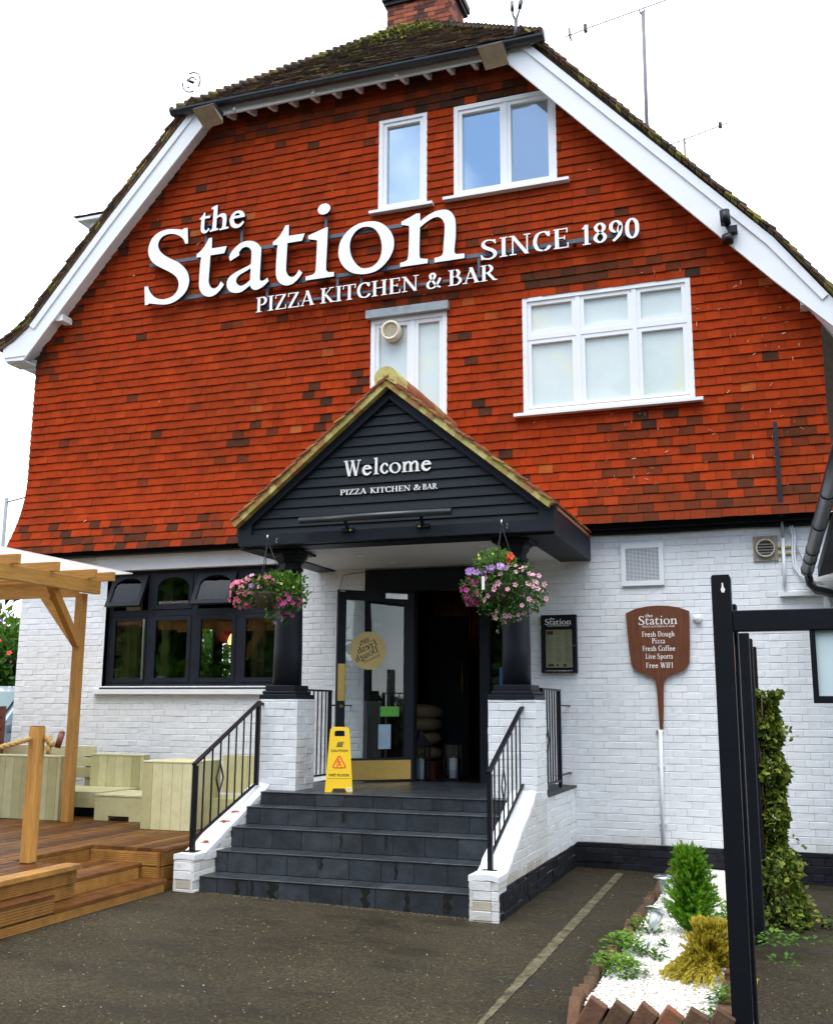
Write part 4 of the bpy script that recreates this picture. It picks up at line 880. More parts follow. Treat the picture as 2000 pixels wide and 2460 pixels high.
def side_wall(xa, xb, zf, slope0, slope1, name):
    """front block, sloped flank up to the pier, in brick with a rendered top"""
    yf = -3.18
    top = lambda y: zf if y < slope0[0] else min(slope1[1], slope0[1]+(y-slope0[0])*(slope1[1]-slope0[1])/(slope1[0]-slope0[0]))
    def lim_of(z): return (yf, -1.4) if z < zf-.02 else (slope0[0]+(z+.055-slope0[1])*(slope1[0]-slope0[0])/(slope1[1]-slope0[1]), -1.4)
    q = MB(); bricks(q, lambda u, z, d: (u, yf-d, z), xa, xb, -.07, zf-.02, jit=.004, t=lambda u, z: rnd.uniform(.35, 1) if z > .12 else rnd.uniform(0, .55), L=.20, Hd=.20, phase=.02)
    if xb > -3:
        bricks(q, lambda u, z, d: (xb+d, u, z), yf, -1.4, .235, slope1[1]-.02, lim=lim_of)
        bricks(q, lambda u, z, d: (xa-d, u, z), yf, -1.4, -.05, slope1[1]-.02, lim=lim_of, jit=.006)
    else:
        bricks(q, lambda u, z, d: (xb+d, u, z), yf, -1.4, 0.0, slope1[1]-.02, lim=lim_of, jit=.009, t=lambda u, z: rnd.uniform(.1, .7)); bricks(q, lambda u, z, d: (xa-d, u, z), yf, -1.4, 0, slope1[1]-.02, lim=lim_of)
    o = q.build('side_wall', m_dirtywhite if xb < -3 else m_dirtywhite, st)
    q = MB(); P = [(yf+.012, -.1), (-1.42, -.1), (-1.42, slope1[1]-.03), (slope1[0], slope1[1]-.03), (slope0[0], slope0[1]-.03), (yf+.012, zf-.03)]
    q.prism([P], lambda u, v, d: (d, u, v), xa+.012, xb-.012); q.build('wall_core', m_render, st)
    q = MB(); e = .004
    ys_ = [yf-.004, slope0[0]]+[slope0[0]+(slope1[0]-slope0[0])*k/14 for k in range(1, 15)]; rows = []
    for y in ys_:
        r = []
        for k in range(6):
            x = xa-e+(xb-xa+2*e)*k/5; edge = .012 if k in (0, 5) else 0
            r.append((x+(rnd.uniform(-.006, .006) if k in (0, 5) else 0), y, top(y)+rnd.uniform(-.004, .005)-edge))
        rows.append(r)
    o0 = len(q.v)
    for r in rows: q.v += r
    for r in rows: q.v += [(x, y, z-.045) for x, y, z in r]
    m_ = len(rows)*6
    for j in range(len(rows)-1):
        for k in range(5): i0 = j*6+k; q.f.append((i0, i0+1, i0+7, i0+6)); q.t.append(.8); q.sm.append(True)
        for k in (0, 5): i0 = j*6+k; q.f.append((i0, i0+6, i0+6+m_, i0+m_)); q.t.append(.8); q.sm.append(False)
    for k in range(5): q.f.append((k, k+1, k+1+m_, k+m_)); q.t.append(.8); q.sm.append(False)
    q.build('wall_coping', m_render, st)
side_wall(-2.49, -2.25, .352, (-2.93, .352), (-1.82, .905), 'r')
side_wall(-5.20, -5.00, .378, (-3.0, .378), (-1.80, .89), 'l')
m_bare = M('bare_brick', (.42, .10, .03), .9, .35, 40, .5, 60)      # paint worn off to the brick on the left coping
for yc, l in ((-2.52, .055), (-2.35, .035), (-2.86, .06)):
    z = .378+(yc+3.0)*(.512/1.2)+.006; P = [(-5.09+rnd.uniform(-.05, .05)*math.cos(a)+l*.55*math.cos(a), yc+.022*math.sin(a)+rnd.uniform(-.008, .008)) for a in [2*math.pi*i/11 for i in range(11)]]
    one('bare_brick_patch', m_bare, st, lambda mb: mb.prism([P], lambda u, v, d: (u, v, .378+(v+3.0)*.4267+.0075+d), 0, -.006))
# right flank: black foot, low wall back to the pub
b = MB(); bricks(b, lambda u, z, d: (-2.25+d, u, z), -3.165, -.02, -.10, .235, t=lambda u, z: rnd.random(), jit=.006, lim=lambda z: (-3.165, -.02) if z < .2 else (-2.9, -.02)); b.build('black_foot', m_blackplinth, st)
b = MB(); bricks(b, lambda u, z, d: (-2.25+d, u, z), -1.40, -.005, .235, .835, jit=.005); b.build('landing_wall', m_white, st)
b = MB(); b.box(-2.30, -2.262, -1.40, -.01, -.1, .82); b.box(-2.48, -2.3, -1.4, -.02, -.1, .80); b.build('landing_core', m_render, st)
b = MB(); b.add([(-2.50, -1.36, .845), (-2.235, -1.36, .835), (-2.235, -.005, .835), (-2.50, -.005, .845), (-2.50, -1.36, .815), (-2.235, -1.36, .812), (-2.235, -.005, .812), (-2.50, -.005, .815)], [(0, 1, 2, 3), (7, 6, 5, 4), (0, 4, 5, 1), (1, 5, 6, 2), (2, 6, 7, 3), (3, 7, 4, 0)]); b.build('landing_coping', m_grout, st)
# left side of the landing
b = MB(); b.box(-5.19, -5.0, -1.38, -.01, 0, .82); b.box(-5.19, -4.98, -1.36, -.01, .821, .845); b.build('landing_wall', m_render, st)
# piers
def pier(x0, x1, y0, y1, z0, z1):
    q = MB(); k = dict(jit=.004)
    bricks(q, lambda u, z, d: (u, y0-d, z), x0, x1, z0, z1, **k); bricks(q, lambda u, z, d: (x1+d, u, z), y0, y1, z0, z1, phase=.11, **k); bricks(q, lambda u, z, d: (x0-d, u, z), y0, y1, z0, z1, phase=.11, **k)
    p = q.build('pier', m_white, st); q = MB(); q.box(x0+.012, x1-.012, y0+.012, y1, z0-.02, z1-.003); q.build('pier_core', m_render, p)
PR = (-2.715, -2.252, -1.80, -1.37); PL = (-5.135, -4.715, -1.80, -1.37)
pier(*PR, .80, 1.727); pier(*PL, .80, 1.727)

# ------------------------------------------------------------------ porch
po = thing('entrance_porch', 'charcoal boarded gable porch with two round columns and a mossy tiled roof', 'porch', (-3.67, -1.6, 1.73))
PC = -3.675; fy2 = lambda y: (lambda u, v, d: (u, y+d, v))
# frame band of the gable
out = [(-5.345, 3.295), (-2.005, 3.295), (-1.985, 3.54), (PC, 4.885), (-5.375, 3.54)]
inn = [(-5.205, 3.405), (-2.150, 3.405), (-2.150, 3.515), (PC, 4.735), (-5.205, 3.515)]
b = MB(); b.prism([out, inn], fy2(-2.0), 0, .10); b.build('gable_frame', m_fascia, po)
b = MB(); z = 3.38
while z < 4.74:                                              # feather-edged boards
    zt2 = z+.115
    def ww(zz): return 1.535 if zz < 3.515 else max(0, 1.535*(4.78-zz)/(4.78-3.515))
    a0, a1 = ww(z), ww(zt2)
    if a0 > .03:
        w0 = rnd.uniform(-.002, .002); yb_, yt_ = -1.968+w0, -1.942
        b.add([(PC-a0, yb_, z), (PC+a0, yb_, z), (PC+a1, yt_, zt2+.02), (PC-a1, yt_, zt2+.02), (PC-a0, yb_+.022, z), (PC+a0, yb_+.022, z)], [(0, 1, 2, 3), (0, 4, 5, 1)])
    z += .10
b.add([(PC-1.6, -1.925, 3.3), (PC+1.6, -1.925, 3.3), (PC, -1.925, 4.85)], [(0, 1, 2)]); b.build('weatherboard', m_board, po)
b = MB(); b.box(-5.375, -5.13, -1.9, -.0, 3.27, 3.54); b.box(-2.36, -2.02, -1.9, -.0, 3.272, 3.535); b.box(-5.13, -2.36, -1.9, -1.62, 3.285, 3.54); b.build('eaves_beam', m_fascia, po)
b = MB(); b.box(-5.13, -2.36, -1.62, -.005, 3.285, 3.31); b.build('soffit', m_sofw, po)
for x, y in ((-4.35, -1.1), (-2.9, -1.35), (-4.2, -.45)): one('downlight', m_upvc, po, lambda mb: mb.lathe([(.055, -.012), (.06, 0)], (x, y, 3.285), 20))
P1, P2 = [(-5.385, 3.54), (PC, 4.925)], [(PC, 4.925), (-2.012, 3.56)]
b = MB()
for (a, z0), (c, z1) in (P1[0:2], P2[0:2]):
    b.add([(a, -2.05, z0), (c, -2.05, z1), (c, 0, z1), (a, 0, z0), (a, -2.05, z0-.035), (c, -2.05, z1-.035), (c, 0, z1-.035), (a, 0, z0-.035)], [(0, 1, 2, 3), (4, 7, 6, 5), (0, 4, 5, 1), (0, 3, 7, 4), (1, 5, 6, 2)])
b.build('roof', m_porchtile, po)
b = MB()
vt2 = lambda x, z: rnd.uniform(0, .5)
def rake(mb, P, y0, y1, edge):
    (a, z0), (c, z1) = P; A_ = Vector((a, 0, z0)) if z0 < z1 else Vector((c, 0, z1)); B_ = Vector((c, 0, z1)) if z0 < z1 else Vector((a, 0, z0))
    d = (B_-A_); L = d.length; d.normalize(); nrm = Vector((-d.z, 0, d.x)); nrm = nrm if nrm.z > 0 else -nrm; k = 22
    for i in range(k):
        y = y0
        while y < y1:
            p = A_+d*(i*L/k); q = p+d*.14; wd = .165 if y > y0 else rnd.choice((.165, .0825)); j = rnd.uniform(-.006, .006); o0, o1 = nrm*(.034+j), nrm*.010
            jy = rnd.uniform(-.022, -.004) if y == y0 else 0; th = .018; vs = []
            for yy in (y+jy, y+wd-.003):
                for pt, o in ((p, o0), (q, o1)): vs += [tuple(Vector((pt.x, yy, pt.z))+o), tuple(Vector((pt.x, yy, pt.z))+o-nrm*th)]
            mb.add(vs, [(0, 2, 3, 1), (4, 5, 7, 6), (0, 4, 6, 2), (0, 1, 5, 4), (1, 3, 7, 5)], rnd.uniform(.0, .75)); y += wd
        if edge:                                             # mossy mortar and undercloak seen under each verge tile
            p = A_+d*(i*L/k-.01); q = A_+d*((i+1)*L/k+.004); vs = []
            for yy in (y0+.004+rnd.uniform(0, .006), y0+.16):
                for pt, o in ((p, .012), (q, .024)): vs += [tuple(Vector((pt.x, yy, pt.z))+nrm*o), tuple(Vector((pt.x, yy, pt.z))-nrm*.062)]
            mb.add(vs, [(0, 2, 3, 1), (4, 5, 7, 6), (0, 4, 6, 2), (1, 3, 7, 5), (0, 1, 5, 4), (2, 6, 7, 3)], rnd.choice((.62, .74, .8, .9, 1.0)))
rake(b, P1, -2.09, -.05, True); rake(b, P2, -2.09, -.05, True); b.build('roof_tile', m_porchtile, po)
b = MB(); y = -2.105
while y < -.1:                                              # half-round ridge tiles, the open end filled with mortar
    r_ = .118+rnd.uniform(0, .006); arc = [(r_*math.cos(R(a)), .02+r_*math.sin(R(a))) for a in range(0, 181, 12)]
    b.prism([arc+[(-r_*.9, -.06), (0, .015), (r_*.9, -.06)]], lambda u, v, d: (PC+u, y+d, 4.905+v), 0, .31, rnd.uniform(.7, 1) if y < -2 else rnd.uniform(.2, .7)); y += .305
b.build('ridge_tile', m_porchtile, po)
# columns
def column(xc, yc, r, sq, xcap):
    q = MB(); h = sq/2
    q.cbox(xc-h, xc+h, yc-h, yc+h, 1.728, 1.775, .006); q.cbox(xc-h*.90, xc+h*.90, yc-h*.90, yc+h*.90, 1.776, 1.812, .008); q.cbox(xc-h*.80, xc+h*.80, yc-h*.80, yc+h*.80, 1.813, 1.868, .006)
    c_ = q.build('column', m_fascia, po)
    q = MB(); n = 20; q.lathe([(r, 1.868), (r, 2.2), (r*.93, 2.75), (r*.80, 3.06)], (xc, yc, 0), 28); q.build('shaft', m_fascia, c_)
    q = MB(); q.lathe([(r*.80, 3.06), (r*.98, 3.07), (r*.98, 3.095), (r*.82, 3.10), (r*.82, 3.14), (r*1.0, 3.16), (r*1.06, 3.19), (r*1.28, 3.21), (r*1.28, 3.24)], (xc, yc, 0), 8, sm=False); q.cbox(xc-r*1.36, xc+r*1.36, yc-r*1.36, yc+r*1.36, 3.24, 3.272, .004); q.build('capital', m_fascia, c_)
column(-2.485, -1.585, .138, .45, 0); column(-4.945, -1.585, .150, .42, 0)
# painted lettering on the boards
bfn = lambda u, v, d: (u, -1.9765+d, v)
text('Welcome', bfn, -4.175, 3.965, .165, .955, th=.006, eps=.0002, mat=m_print, parent=po, name='lettering', sp=.03)
for s_, x0, x1 in (('PIZZA', -4.210, -3.920), ('KITCHEN', -3.880, -3.445), ('&', -3.415, -3.335), ('BAR', -3.320, -3.168)): text(s_, bfn, x0, 3.773, .056, x1-x0, th=.006, eps=.0002, mat=m_print, parent=po, name='lettering', sp=.03)
b = MB(); b.tube([(-4.725, -.03, 3.25), (-5.02, -.02, 3.22), (-5.08, -.015, 3.0), (-5.02, -.015, 2.4), (-5.01, -.015, 1.75), (-5.03, -.02, .9)], .006, 6); b.build('cable', m_lead, pub)
# linear lamp on the porch
la = thing('sign_lamp', 'long black tube lamp fixed below the Welcome lettering', 'lamp', (-3.77, -2.12, 3.5))
b = MB(); b.tube([(-4.575, -2.14, 3.505), (-2.965, -2.14, 3.505)], .036, 18); b.build('lamp_tube', m_gutter, la)
for x in (-4.10, -3.30): one('lamp_arm', m_iron, la, lambda mb: (mb.box(x-.07, x+.07, -2.03, -2.001, 3.385, 3.42), mb.bar((x, -2.02, 3.41), (x+.02, -2.13, 3.47), .03, .02)))
for x in (-4.06, -3.33): one('lamp_bolt', m_brass, la, lambda mb: mb.tube([(x, -2.045, 3.395), (x, -2.03, 3.395)], .012, 8))

# ------------------------------------------------------------------ handrails
def rail_slope(name, label, x, y0, z0t, z0b, y1, z1t, z1b, n=7, dia=3):
    h = thing('handrail', label, 'railing', (x, y0, z0b), 'sloping railings beside the steps')
    one('post', m_iron, h, lambda mb: (mb.box(x-.02, x+.02, y0-.02, y0+.02, z0b, z0t-.01)))
    one('post', m_iron, h, lambda mb: (mb.box(x-.02, x+.02, y1-.02, y1+.02, z1b, z1t-.03)))
    one('base_plate', m_iron, h, lambda mb: mb.box(x-.06, x+.06, y0-.055, y0+.055, z0b-.003, z0b+.007))
    one('top_rail', m_iron, h, lambda mb: (mb.bar((x, y0-.03, z0t), (x, y1+.02, z1t), .042, .02), mb.bar((x, y1+.0, z1t-.012), (x, y1+.14, z1t-.03), .02, .03)))
    zb0, zb1 = z0b+.10, z1b+.02
    one('bottom_rail', m_iron, h, lambda mb: mb.bar((x, y0, zb0), (x, y1, zb1), .024, .018))
    for i in range(1, n+1):
        f = i/(n+1); y = y0+(y1-y0)*f; zt_, zb_ = z0t+(z1t-z0t)*f, zb0+(zb1-zb0)*f; mb = MB()
        if i == dia:
            zm = (zt_+zb_)/2; mb.box(x-.006, x+.006, y-.006, y+.006, zb_, zm-.13); mb.box(x-.006, x+.006, y-.006, y+.006, zm+.13, zt_)
            for s in (-1, 1): mb.bar((x, y, zm-.135), (x, y+s*.065, zm), .012, .012, (1, 0, 0)); mb.bar((x, y+s*.065, zm), (x, y, zm+.135), .012, .012, (1, 0, 0))
        else: mb.box(x-.006, x+.006, y-.006, y+.006, zb_, zt_)
        mb.build('baluster', m_iron, h)
    return h
rail_slope('r', 'sloping black iron railing on the right side wall of the steps', -2.385, -2.93, 1.125, .352, -1.745, 1.69, .955)
rail_slope('l', 'sloping black iron railing on the left side wall of the steps', -5.10, -3.05, 1.135, .380, -1.90, 1.70, .875)
def rail_flat(label, x, y0, y1, z0, z1, n=6, dia=2):
    h = thing('landing_railing', label, 'railing', (x, y0, z0), 'level railings beside the landing')
    for y in (y0, y1): one('post', m_iron, h, lambda mb: mb.box(x-.018, x+.018, y-.018, y+.018, z0, z1-.01))
    one('top_rail', m_iron, h, lambda mb: mb.bar((x, y0-.02, z1), (x, y1+.02, z1), .04, .018)); one('bottom_rail', m_iron, h, lambda mb: mb.bar((x, y0, z0+.07), (x, y1, z0+.07), .024, .018))
    one('wall_bracket', m_iron, h, lambda mb: (mb.bar((x, y1, z0+.12), (x, -.0, z0+.12), .022, .016), mb.bar((x, y1, z1-.16), (x, -.0, z1-.16), .022, .016)))
    for i in range(1, n+1):
        y = y0+(y1-y0)*i/(n+1); mb = MB(); zm = (z0+z1)/2
        if i == dia:
            mb.box(x-.006, x+.006, y-.006, y+.006, z0+.07, zm-.12); mb.box(x-.006, x+.006, y-.006, y+.006, zm+.12, z1)
            for s in (-1, 1): mb.bar((x, y, zm-.125), (x, y+s*.06, zm), .012, .012, (1, 0, 0)); mb.bar((x, y+s*.06, zm), (x, y, zm+.125), .012, .012, (1, 0, 0))
        else: mb.box(x-.006, x+.006, y-.006, y+.006, z0+.07, z1)
        mb.build('baluster', m_iron, h)
rail_flat('level black railing behind the right column, fixed to the pub wall', -2.30, -1.34, -.53, .846, 1.838)
rail_flat('level black railing behind the left pier, beside the open door', -4.90, -1.34, -.60, .846, 1.83)
# lettering on the door sticker, written the other way round
def sfn(u, v, d):                                            # tilted and mirrored on the disc
    a = R(-26); x, y = u*math.cos(a)-v*math.sin(a), u*math.sin(a)+v*math.cos(a)
    return dfn(scx+x, scz+y, .0062-d)
for s_, y, cap, wd in (('100%', .085, .055, .13), ('Fresh', .012, .075, .26), ('Dough', -.065, .075, .30)):
    text(s_, sfn, -wd/2+(.04 if s_ == 'Dough' else 0), y, cap, wd, th=.0003, eps=.00004, mat=m_blackprint, parent=door, name='lettering', sp=.03)
text('GUARANTEE', sfn, -.11, -.115, .026, .22, th=.0003, eps=.00004, mat=m_blackprint, parent=door, name='lettering', sp=.03)

# ------------------------------------------------------------------ things on the white wall
wfn = lambda y: (lambda u, v, d: (u, y+d, v))
mb_ = thing('menu_board', 'black menu case with a cream menu inside on the white wall', 'menu board', (-2.388, -.03, 2.035))
b = MB(); b.prism([[(-2.585, 2.035), (-2.19, 2.035), (-2.19, 2.672), (-2.585, 2.672)], [(-2.54, 2.085), (-2.235, 2.085), (-2.235, 2.51), (-2.54, 2.51)]], wfn(-.07), 0, .07); b.build('case', m_black, mb_)
boxpart('back_panel', m_black, mb_, -2.545, -2.23, -.055, -.045, 2.08, 2.515)
boxpart('menu_sheet', m_paper, mb_, -2.535, -2.24, -.0585, -.056, 2.092, 2.508)
b = MB()
for c in range(3):
    z = 2.44 if c == 0 else 2.49
    while z > 2.15:
        b.box(-2.525+c*.098, -2.525+c*.098+rnd.uniform(.05, .08), -.0592, -.0586, z-.0022, z); z -= rnd.choice((.008, .008, .008, .016))
b.build('menu_text', m_greytext, mb_)
b = MB(); b.box(-2.525, -2.45, -.0593, -.0586, 2.455, 2.495); b.box(-2.515, -2.445, -.0593, -.0586, 2.102, 2.135); b.box(-2.42, -2.395, -.0593, -.0586, 2.105, 2.13); b.build('menu_picture', M('brown_red_print', (.28, .07, .03), .6), mb_)
boxpart('menu_mark', M('green_grey_print', (.16, .20, .10), .6), mb_, -2.345, -2.305, -.0593, -.0586, 2.102, 2.132)
boxpart('door_glass', g_sheet, mb_, -2.545, -2.23, -.066, -.062, 2.08, 2.515)
b = MB(); b.lathe([(.008, 0), (.008, -.006)], (-2.215, -.07, 2.33), 10, 'Y'); b.build('lock', m_steel, mb_)
def logo(fn, x, y, cap, wd, mat, parent, sub=True):
    text('Station', fn, x, y, cap, wd, th=.0015, eps=.0001, mat=mat, parent=parent, name='lettering', sp=.05)
    text('the', fn, x+wd*.175, y+cap*.86, cap*.40, wd*.20, th=.0015, eps=.0001, mat=mat, parent=parent, name='lettering', sp=.05)
    if sub: text('PIZZA KITCHEN & BAR', fn, x+wd*.09, y-cap*.34, cap*.20, wd*.84, th=.0015, eps=.0001, mat=mat, parent=parent, name='lettering', sp=.05)
logo(wfn(-.072), -2.538, 2.565, .062, .295, m_print, mb_)
sans('www.pizzakitchenbars.co.uk', wfn(-.0718), -2.388, 2.052, .013, mat=m_print, parent=mb_, name='lettering', width=.30)
# peel shaped sign
pl = thing('peel_sign', 'brown wooden sign shaped like a pizza peel, hanging on the white wall', 'sign', (-1.31, -.02, 1.43))
PX = [(-1.648, 2.672), (-1.54, 2.720), (-1.42, 2.742), (-1.305, 2.748), (-1.19, 2.742), (-1.08, 2.722), (-.975, 2.680), (-.985, 2.30), (-.995, 2.14), (-1.02, 2.085), (-1.07, 2.045), (-1.15, 2.015), (-1.225, 1.985), (-1.265, 1.945), (-1.277, 1.85), (-1.283, 1.65), (-1.296, 1.44), (-1.330, 1.44), (-1.338, 1.65), (-1.345, 1.85), (-1.358, 1.945), (-1.40, 1.985), (-1.475, 2.012), (-1.55, 2.045), (-1.59, 2.085), (-1.608, 2.14), (-1.625, 2.30)]
b = MB(); b.prism([PX], wfn(-.042), 0, .025); b.build('peel_board', m_peel, pl)
logo(wfn(-.044), -1.512, 2.545, .092, .41, m_print, pl)
for s_, y, wd in (('Fresh Dough', 2.415, .345), ('Pizza', 2.342, .14), ('Fresh Coffee', 2.262, .345), ('Live Sports', 2.178, .285), ('Free WIFI', 2.082, .285)):
    text(s_, wfn(-.0436), -1.308, y, .055, wd, centre=True, th=.0015, eps=.0001, mat=m_print, parent=pl, sp=.05)
# vents, sensor, pipes
v = thing('vent_grille', 'square white louvred vent in a broad frame on the white wall above the peel sign', 'vent', (-1.45, -.03, 2.97))
b = MB(); b.prism([[(-1.68, 2.972), (-1.225, 2.972), (-1.225, 3.438), (-1.68, 3.438)], [(-1.632, 3.028), (-1.274, 3.028), (-1.274, 3.385), (-1.632, 3.385)]], wfn(-.035), 0, .035); b.build('frame', m_upvc, v)
boxpart('void', M('vent_shadow', (.10, .11, .13), .8), v, -1.632, -1.274, -.012, -.006, 3.028, 3.385)
b = MB(); z = 3.034
while z < 3.38: b.add([(-1.632, -.030, z), (-1.274, -.030, z), (-1.274, -.016, z+.011), (-1.632, -.016, z+.011)], [(0, 1, 2, 3)]); z += .0148
for i in range(1, 9): b.box(-1.632+i*.0398-.002, -1.632+i*.0398+.002, -.033, -.028, 3.028, 3.385)
b.build('louvre', m_upvc, v)
v = thing('flue_terminal', 'rust-stained square metal plate with a round louvred outlet on the white wall', 'vent', (-.167, -.02, 3.19))
b = MB(); b.box(-.290, -.043, -.025, 0, 3.190, 3.455); b.build('plate', M('rusty_grey_metal', (.30, .28, .22), .6, .25, 8, .3, 40, dirt=(.24, .12, .04), ds=9, dlo=.48, dhi=.66), v)
b = MB(); b.lathe([(.098, -.025), (.098, -.060), (.082, -.060), (.082, -.030)], (-.167, 0, 3.322), 30, 'Y'); b.build('rim', M('stained_plastic', (.46, .42, .34), .55, .2, 10), v)
b = MB(); b.lathe([(.082, -.0255), (.0, -.0255)], (-.167, 0, 3.322), 30, 'Y'); b.build('void', m_dark, v)
b = MB()
for i in range(-2, 3):
    h = math.sqrt(.082**2-(i*.03)**2)-.002; b.bar((-.167-h, -.04, 3.322+i*.03), (-.167+h, -.04, 3.322+i*.03), .02, .006, (0, .5, 1))
b.build('louvre', M('dark_grille', (.06, .055, .05), .6), v)
b = MB(); b.lathe([(.0, -.055), (.03, -.05), (.045, -.03), (.048, -.012), (.048, 0)], (-.895, -.01, 2.60), 20, 'Y'); o = b.build('wall_sensor', m_upvc, None, 'small round white sensor on the wall right of the peel sign', cat='sensor')
cd = thing('white_conduit', 'thin white vertical conduit running down the wall below the peel sign handle', 'conduit', (-1.335, -.03, .25))
b = MB(); b.tube([(-1.325, -.035, 1.43), (-1.34, -.035, .26)], .020, 10); b.build('pipe', m_upvc, cd)
for z in (1.42, 1.06, .48): boxpart('clip', m_upvc, cd, -1.372, -1.298, -.032, -.0, z-.012, z+.012)
boxpart('rust_mark', M('rust', (.30, .06, .03), .8), cd, -1.366, -1.352, -.040, -.033, 1.395, 1.43)
cd = thing('grey_trunking', 'dark grey vertical cable trunking on the red tiles near the right corner', 'conduit', (.01, -.1, 3.57))
b = MB(); b.bar((.004, -.115, 4.66), (.014, -.21, 3.63), .045, .03, (0, 1, 0)); b.build('pipe', m_fascia, cd)
cd = thing('white_pipework', 'cluster of white pipes and loose cables beside the rusty flue plate', 'pipework', (.05, -.04, 2.8))
b = MB(); b.tube([(.012, -.035, 3.66), (.012, -.035, 3.425)], .018, 8); b.build('grey_pipe', M('grey_plastic', (.36, .38, .40), .5), cd)
b = MB(); b.tube([(.012, -.030, 3.43), (.003, -.030, 2.86)], .019, 10); b.build('pipe', m_upvc, cd)
b = MB(); b.box(-.05, .34, -.07, -.01, 2.808, 2.848); b.build('trunking', m_upvc, cd)
b = MB(); b.tube([(.40, -.05, 2.85), (.40, -.05, 2.62)], .03, 10); b.build('pipe', m_upvc, cd)
for j, off in enumerate((0, .022)):
    b = MB(); b.tube([(.085+off, -.03, 3.58), (.11+off, -.03, 3.45), (.095+off, -.03, 3.25), (.10+off, -.03, 3.12), (.16+off, -.035, 3.02), (.26+off, -.05, 2.96-.02*j), (.36+off, -.06, 2.94-.02*j)], .011, 7); b.build('cable', m_upvc, cd)
b = MB(); b.tube([(.0, -.025, 3.60), (.10, -.03, 3.44), (.17, -.03, 3.25), (.235, -.03, 3.05), (.25, -.06, 3.0)], .007, 6); b.build('cable', M('grey_plastic', (1, 1, 1)), cd)
b = MB()
for z in (3.33, 3.26): b.box(-.04, .14, -.03, -.004, z-.012, z+.008)
b.build('clip', m_brass, cd)
# gutter and eaves of the side wing, running out towards the camera on the right
sg = thing('side_eaves', 'black gutter and eaves of a side roof running towards the viewer at the right edge', 'gutter', (.42, -1.5, 2.9))
b = MB(); b.tube([(.225, -.18, 3.045), (.40, -3.0, 3.44), (.55, -5.0, 3.75)], .062, 16); b.build('gutter_pipe', m_gutter, sg)
b = MB()
for f in (.03, .16, .27, .55, .85): p = Vector((.225, -.18, 3.045)).lerp(Vector((.40, -3.0, 3.44)), f); d = Vector((.175, -2.82, .395)).normalized(); b.tube([p-d*.018, p+d*.018], .0665, 16)
b.build('gutter_collar', m_gutter, sg)
b = MB(); b.add([(.33, -.10, 2.99), (1.35, -.10, 3.25), (1.65, -5, 3.95), (.62, -5, 3.70), (.33, -.10, 3.10), (1.35, -.1, 3.36), (1.65, -5, 4.05), (.62, -5, 3.80)], [(0, 1, 2, 3), (4, 7, 6, 5), (0, 3, 7, 4), (0, 4, 5, 1), (2, 6, 7, 3), (1, 5, 6, 2)]); b.build('eaves_board', m_black, sg)
boxpart('canopy_post', m_black, sg, 1.30, 1.40, -4.95, -4.85, -.1, 3.86)
b = MB(); b.tube([(.235, -.12, 3.02), (.25, -.10, 2.92), (.30, -.09, 2.865), (.60, -.08, 2.78), (.9, -.08, 2.72)], .042, 12); b.build('elbow', m_gutter, sg)
# floodlights under the hip, camera on the bargeboard
def flood(label, x):
    f = thing('floodlight', label, 'floodlight', (x, -.62, 9.2), 'floodlights under the half-hip')
    q = MB(); q.add([(x-.17, -.64, 9.49), (x+.13, -.64, 9.505), (x+.13, -.40, 9.50), (x-.17, -.40, 9.48), (x-.17, -.70, 9.44), (x+.14, -.70, 9.455), (x+.14, -.44, 9.40), (x-.17, -.44, 9.38)], [(0, 1, 2, 3), (0, 4, 5, 1), (1, 5, 6, 2), (2, 6, 7, 3), (3, 7, 4, 0)]); q.build('housing', m_fascia, f)
    q = MB(); q.add([(x-.165, -.702, 9.438), (x+.135, -.702, 9.453), (x+.155, -.44, 9.315), (x-.14, -.44, 9.295), (x-.165, -.68, 9.445), (x+.135, -.68, 9.46), (x+.14, -.435, 9.40), (x-.165, -.435, 9.38)], [(0, 1, 2, 3), (0, 4, 5, 1), (1, 5, 6, 2), (2, 6, 7, 3), (3, 7, 4, 0)]); q.build('lens', M('grubby_lens', (.34, .30, .20), .4, .3, 9, spec=.6), f)
    q = MB(); q.box(x-.03, x+.03, -.40, -.30, 9.42, 9.58); q.build('bracket', m_fascia, f)
flood('grubby rectangular floodlight at the left end of the top gutter', -6.86); flood('grubby rectangular floodlight at the right end of the top gutter', -2.93)
cm = thing('security_camera', 'small black security camera fixed to the right white bargeboard', 'camera', (-.37, -.35, 6.66))
b = MB(); b.tube([(-.385, -.40, 7.02), (-.375, -.40, 6.86)], .055, 14); b.build('camera_body', m_iron, cm)
b = MB(); b.tube([(-.37, -.38, 6.86), (-.34, -.36, 6.80), (-.34, -.34, 6.72)], .022, 8); b.box(-.35, -.26, -.40, -.31, 6.765, 6.84); b.build('joint', m_iron, cm)
b = MB(); b.tube([(-.365, -.36, 6.75), (-.365, -.36, 6.66)], .062, 14); b.build('base', m_iron, cm)
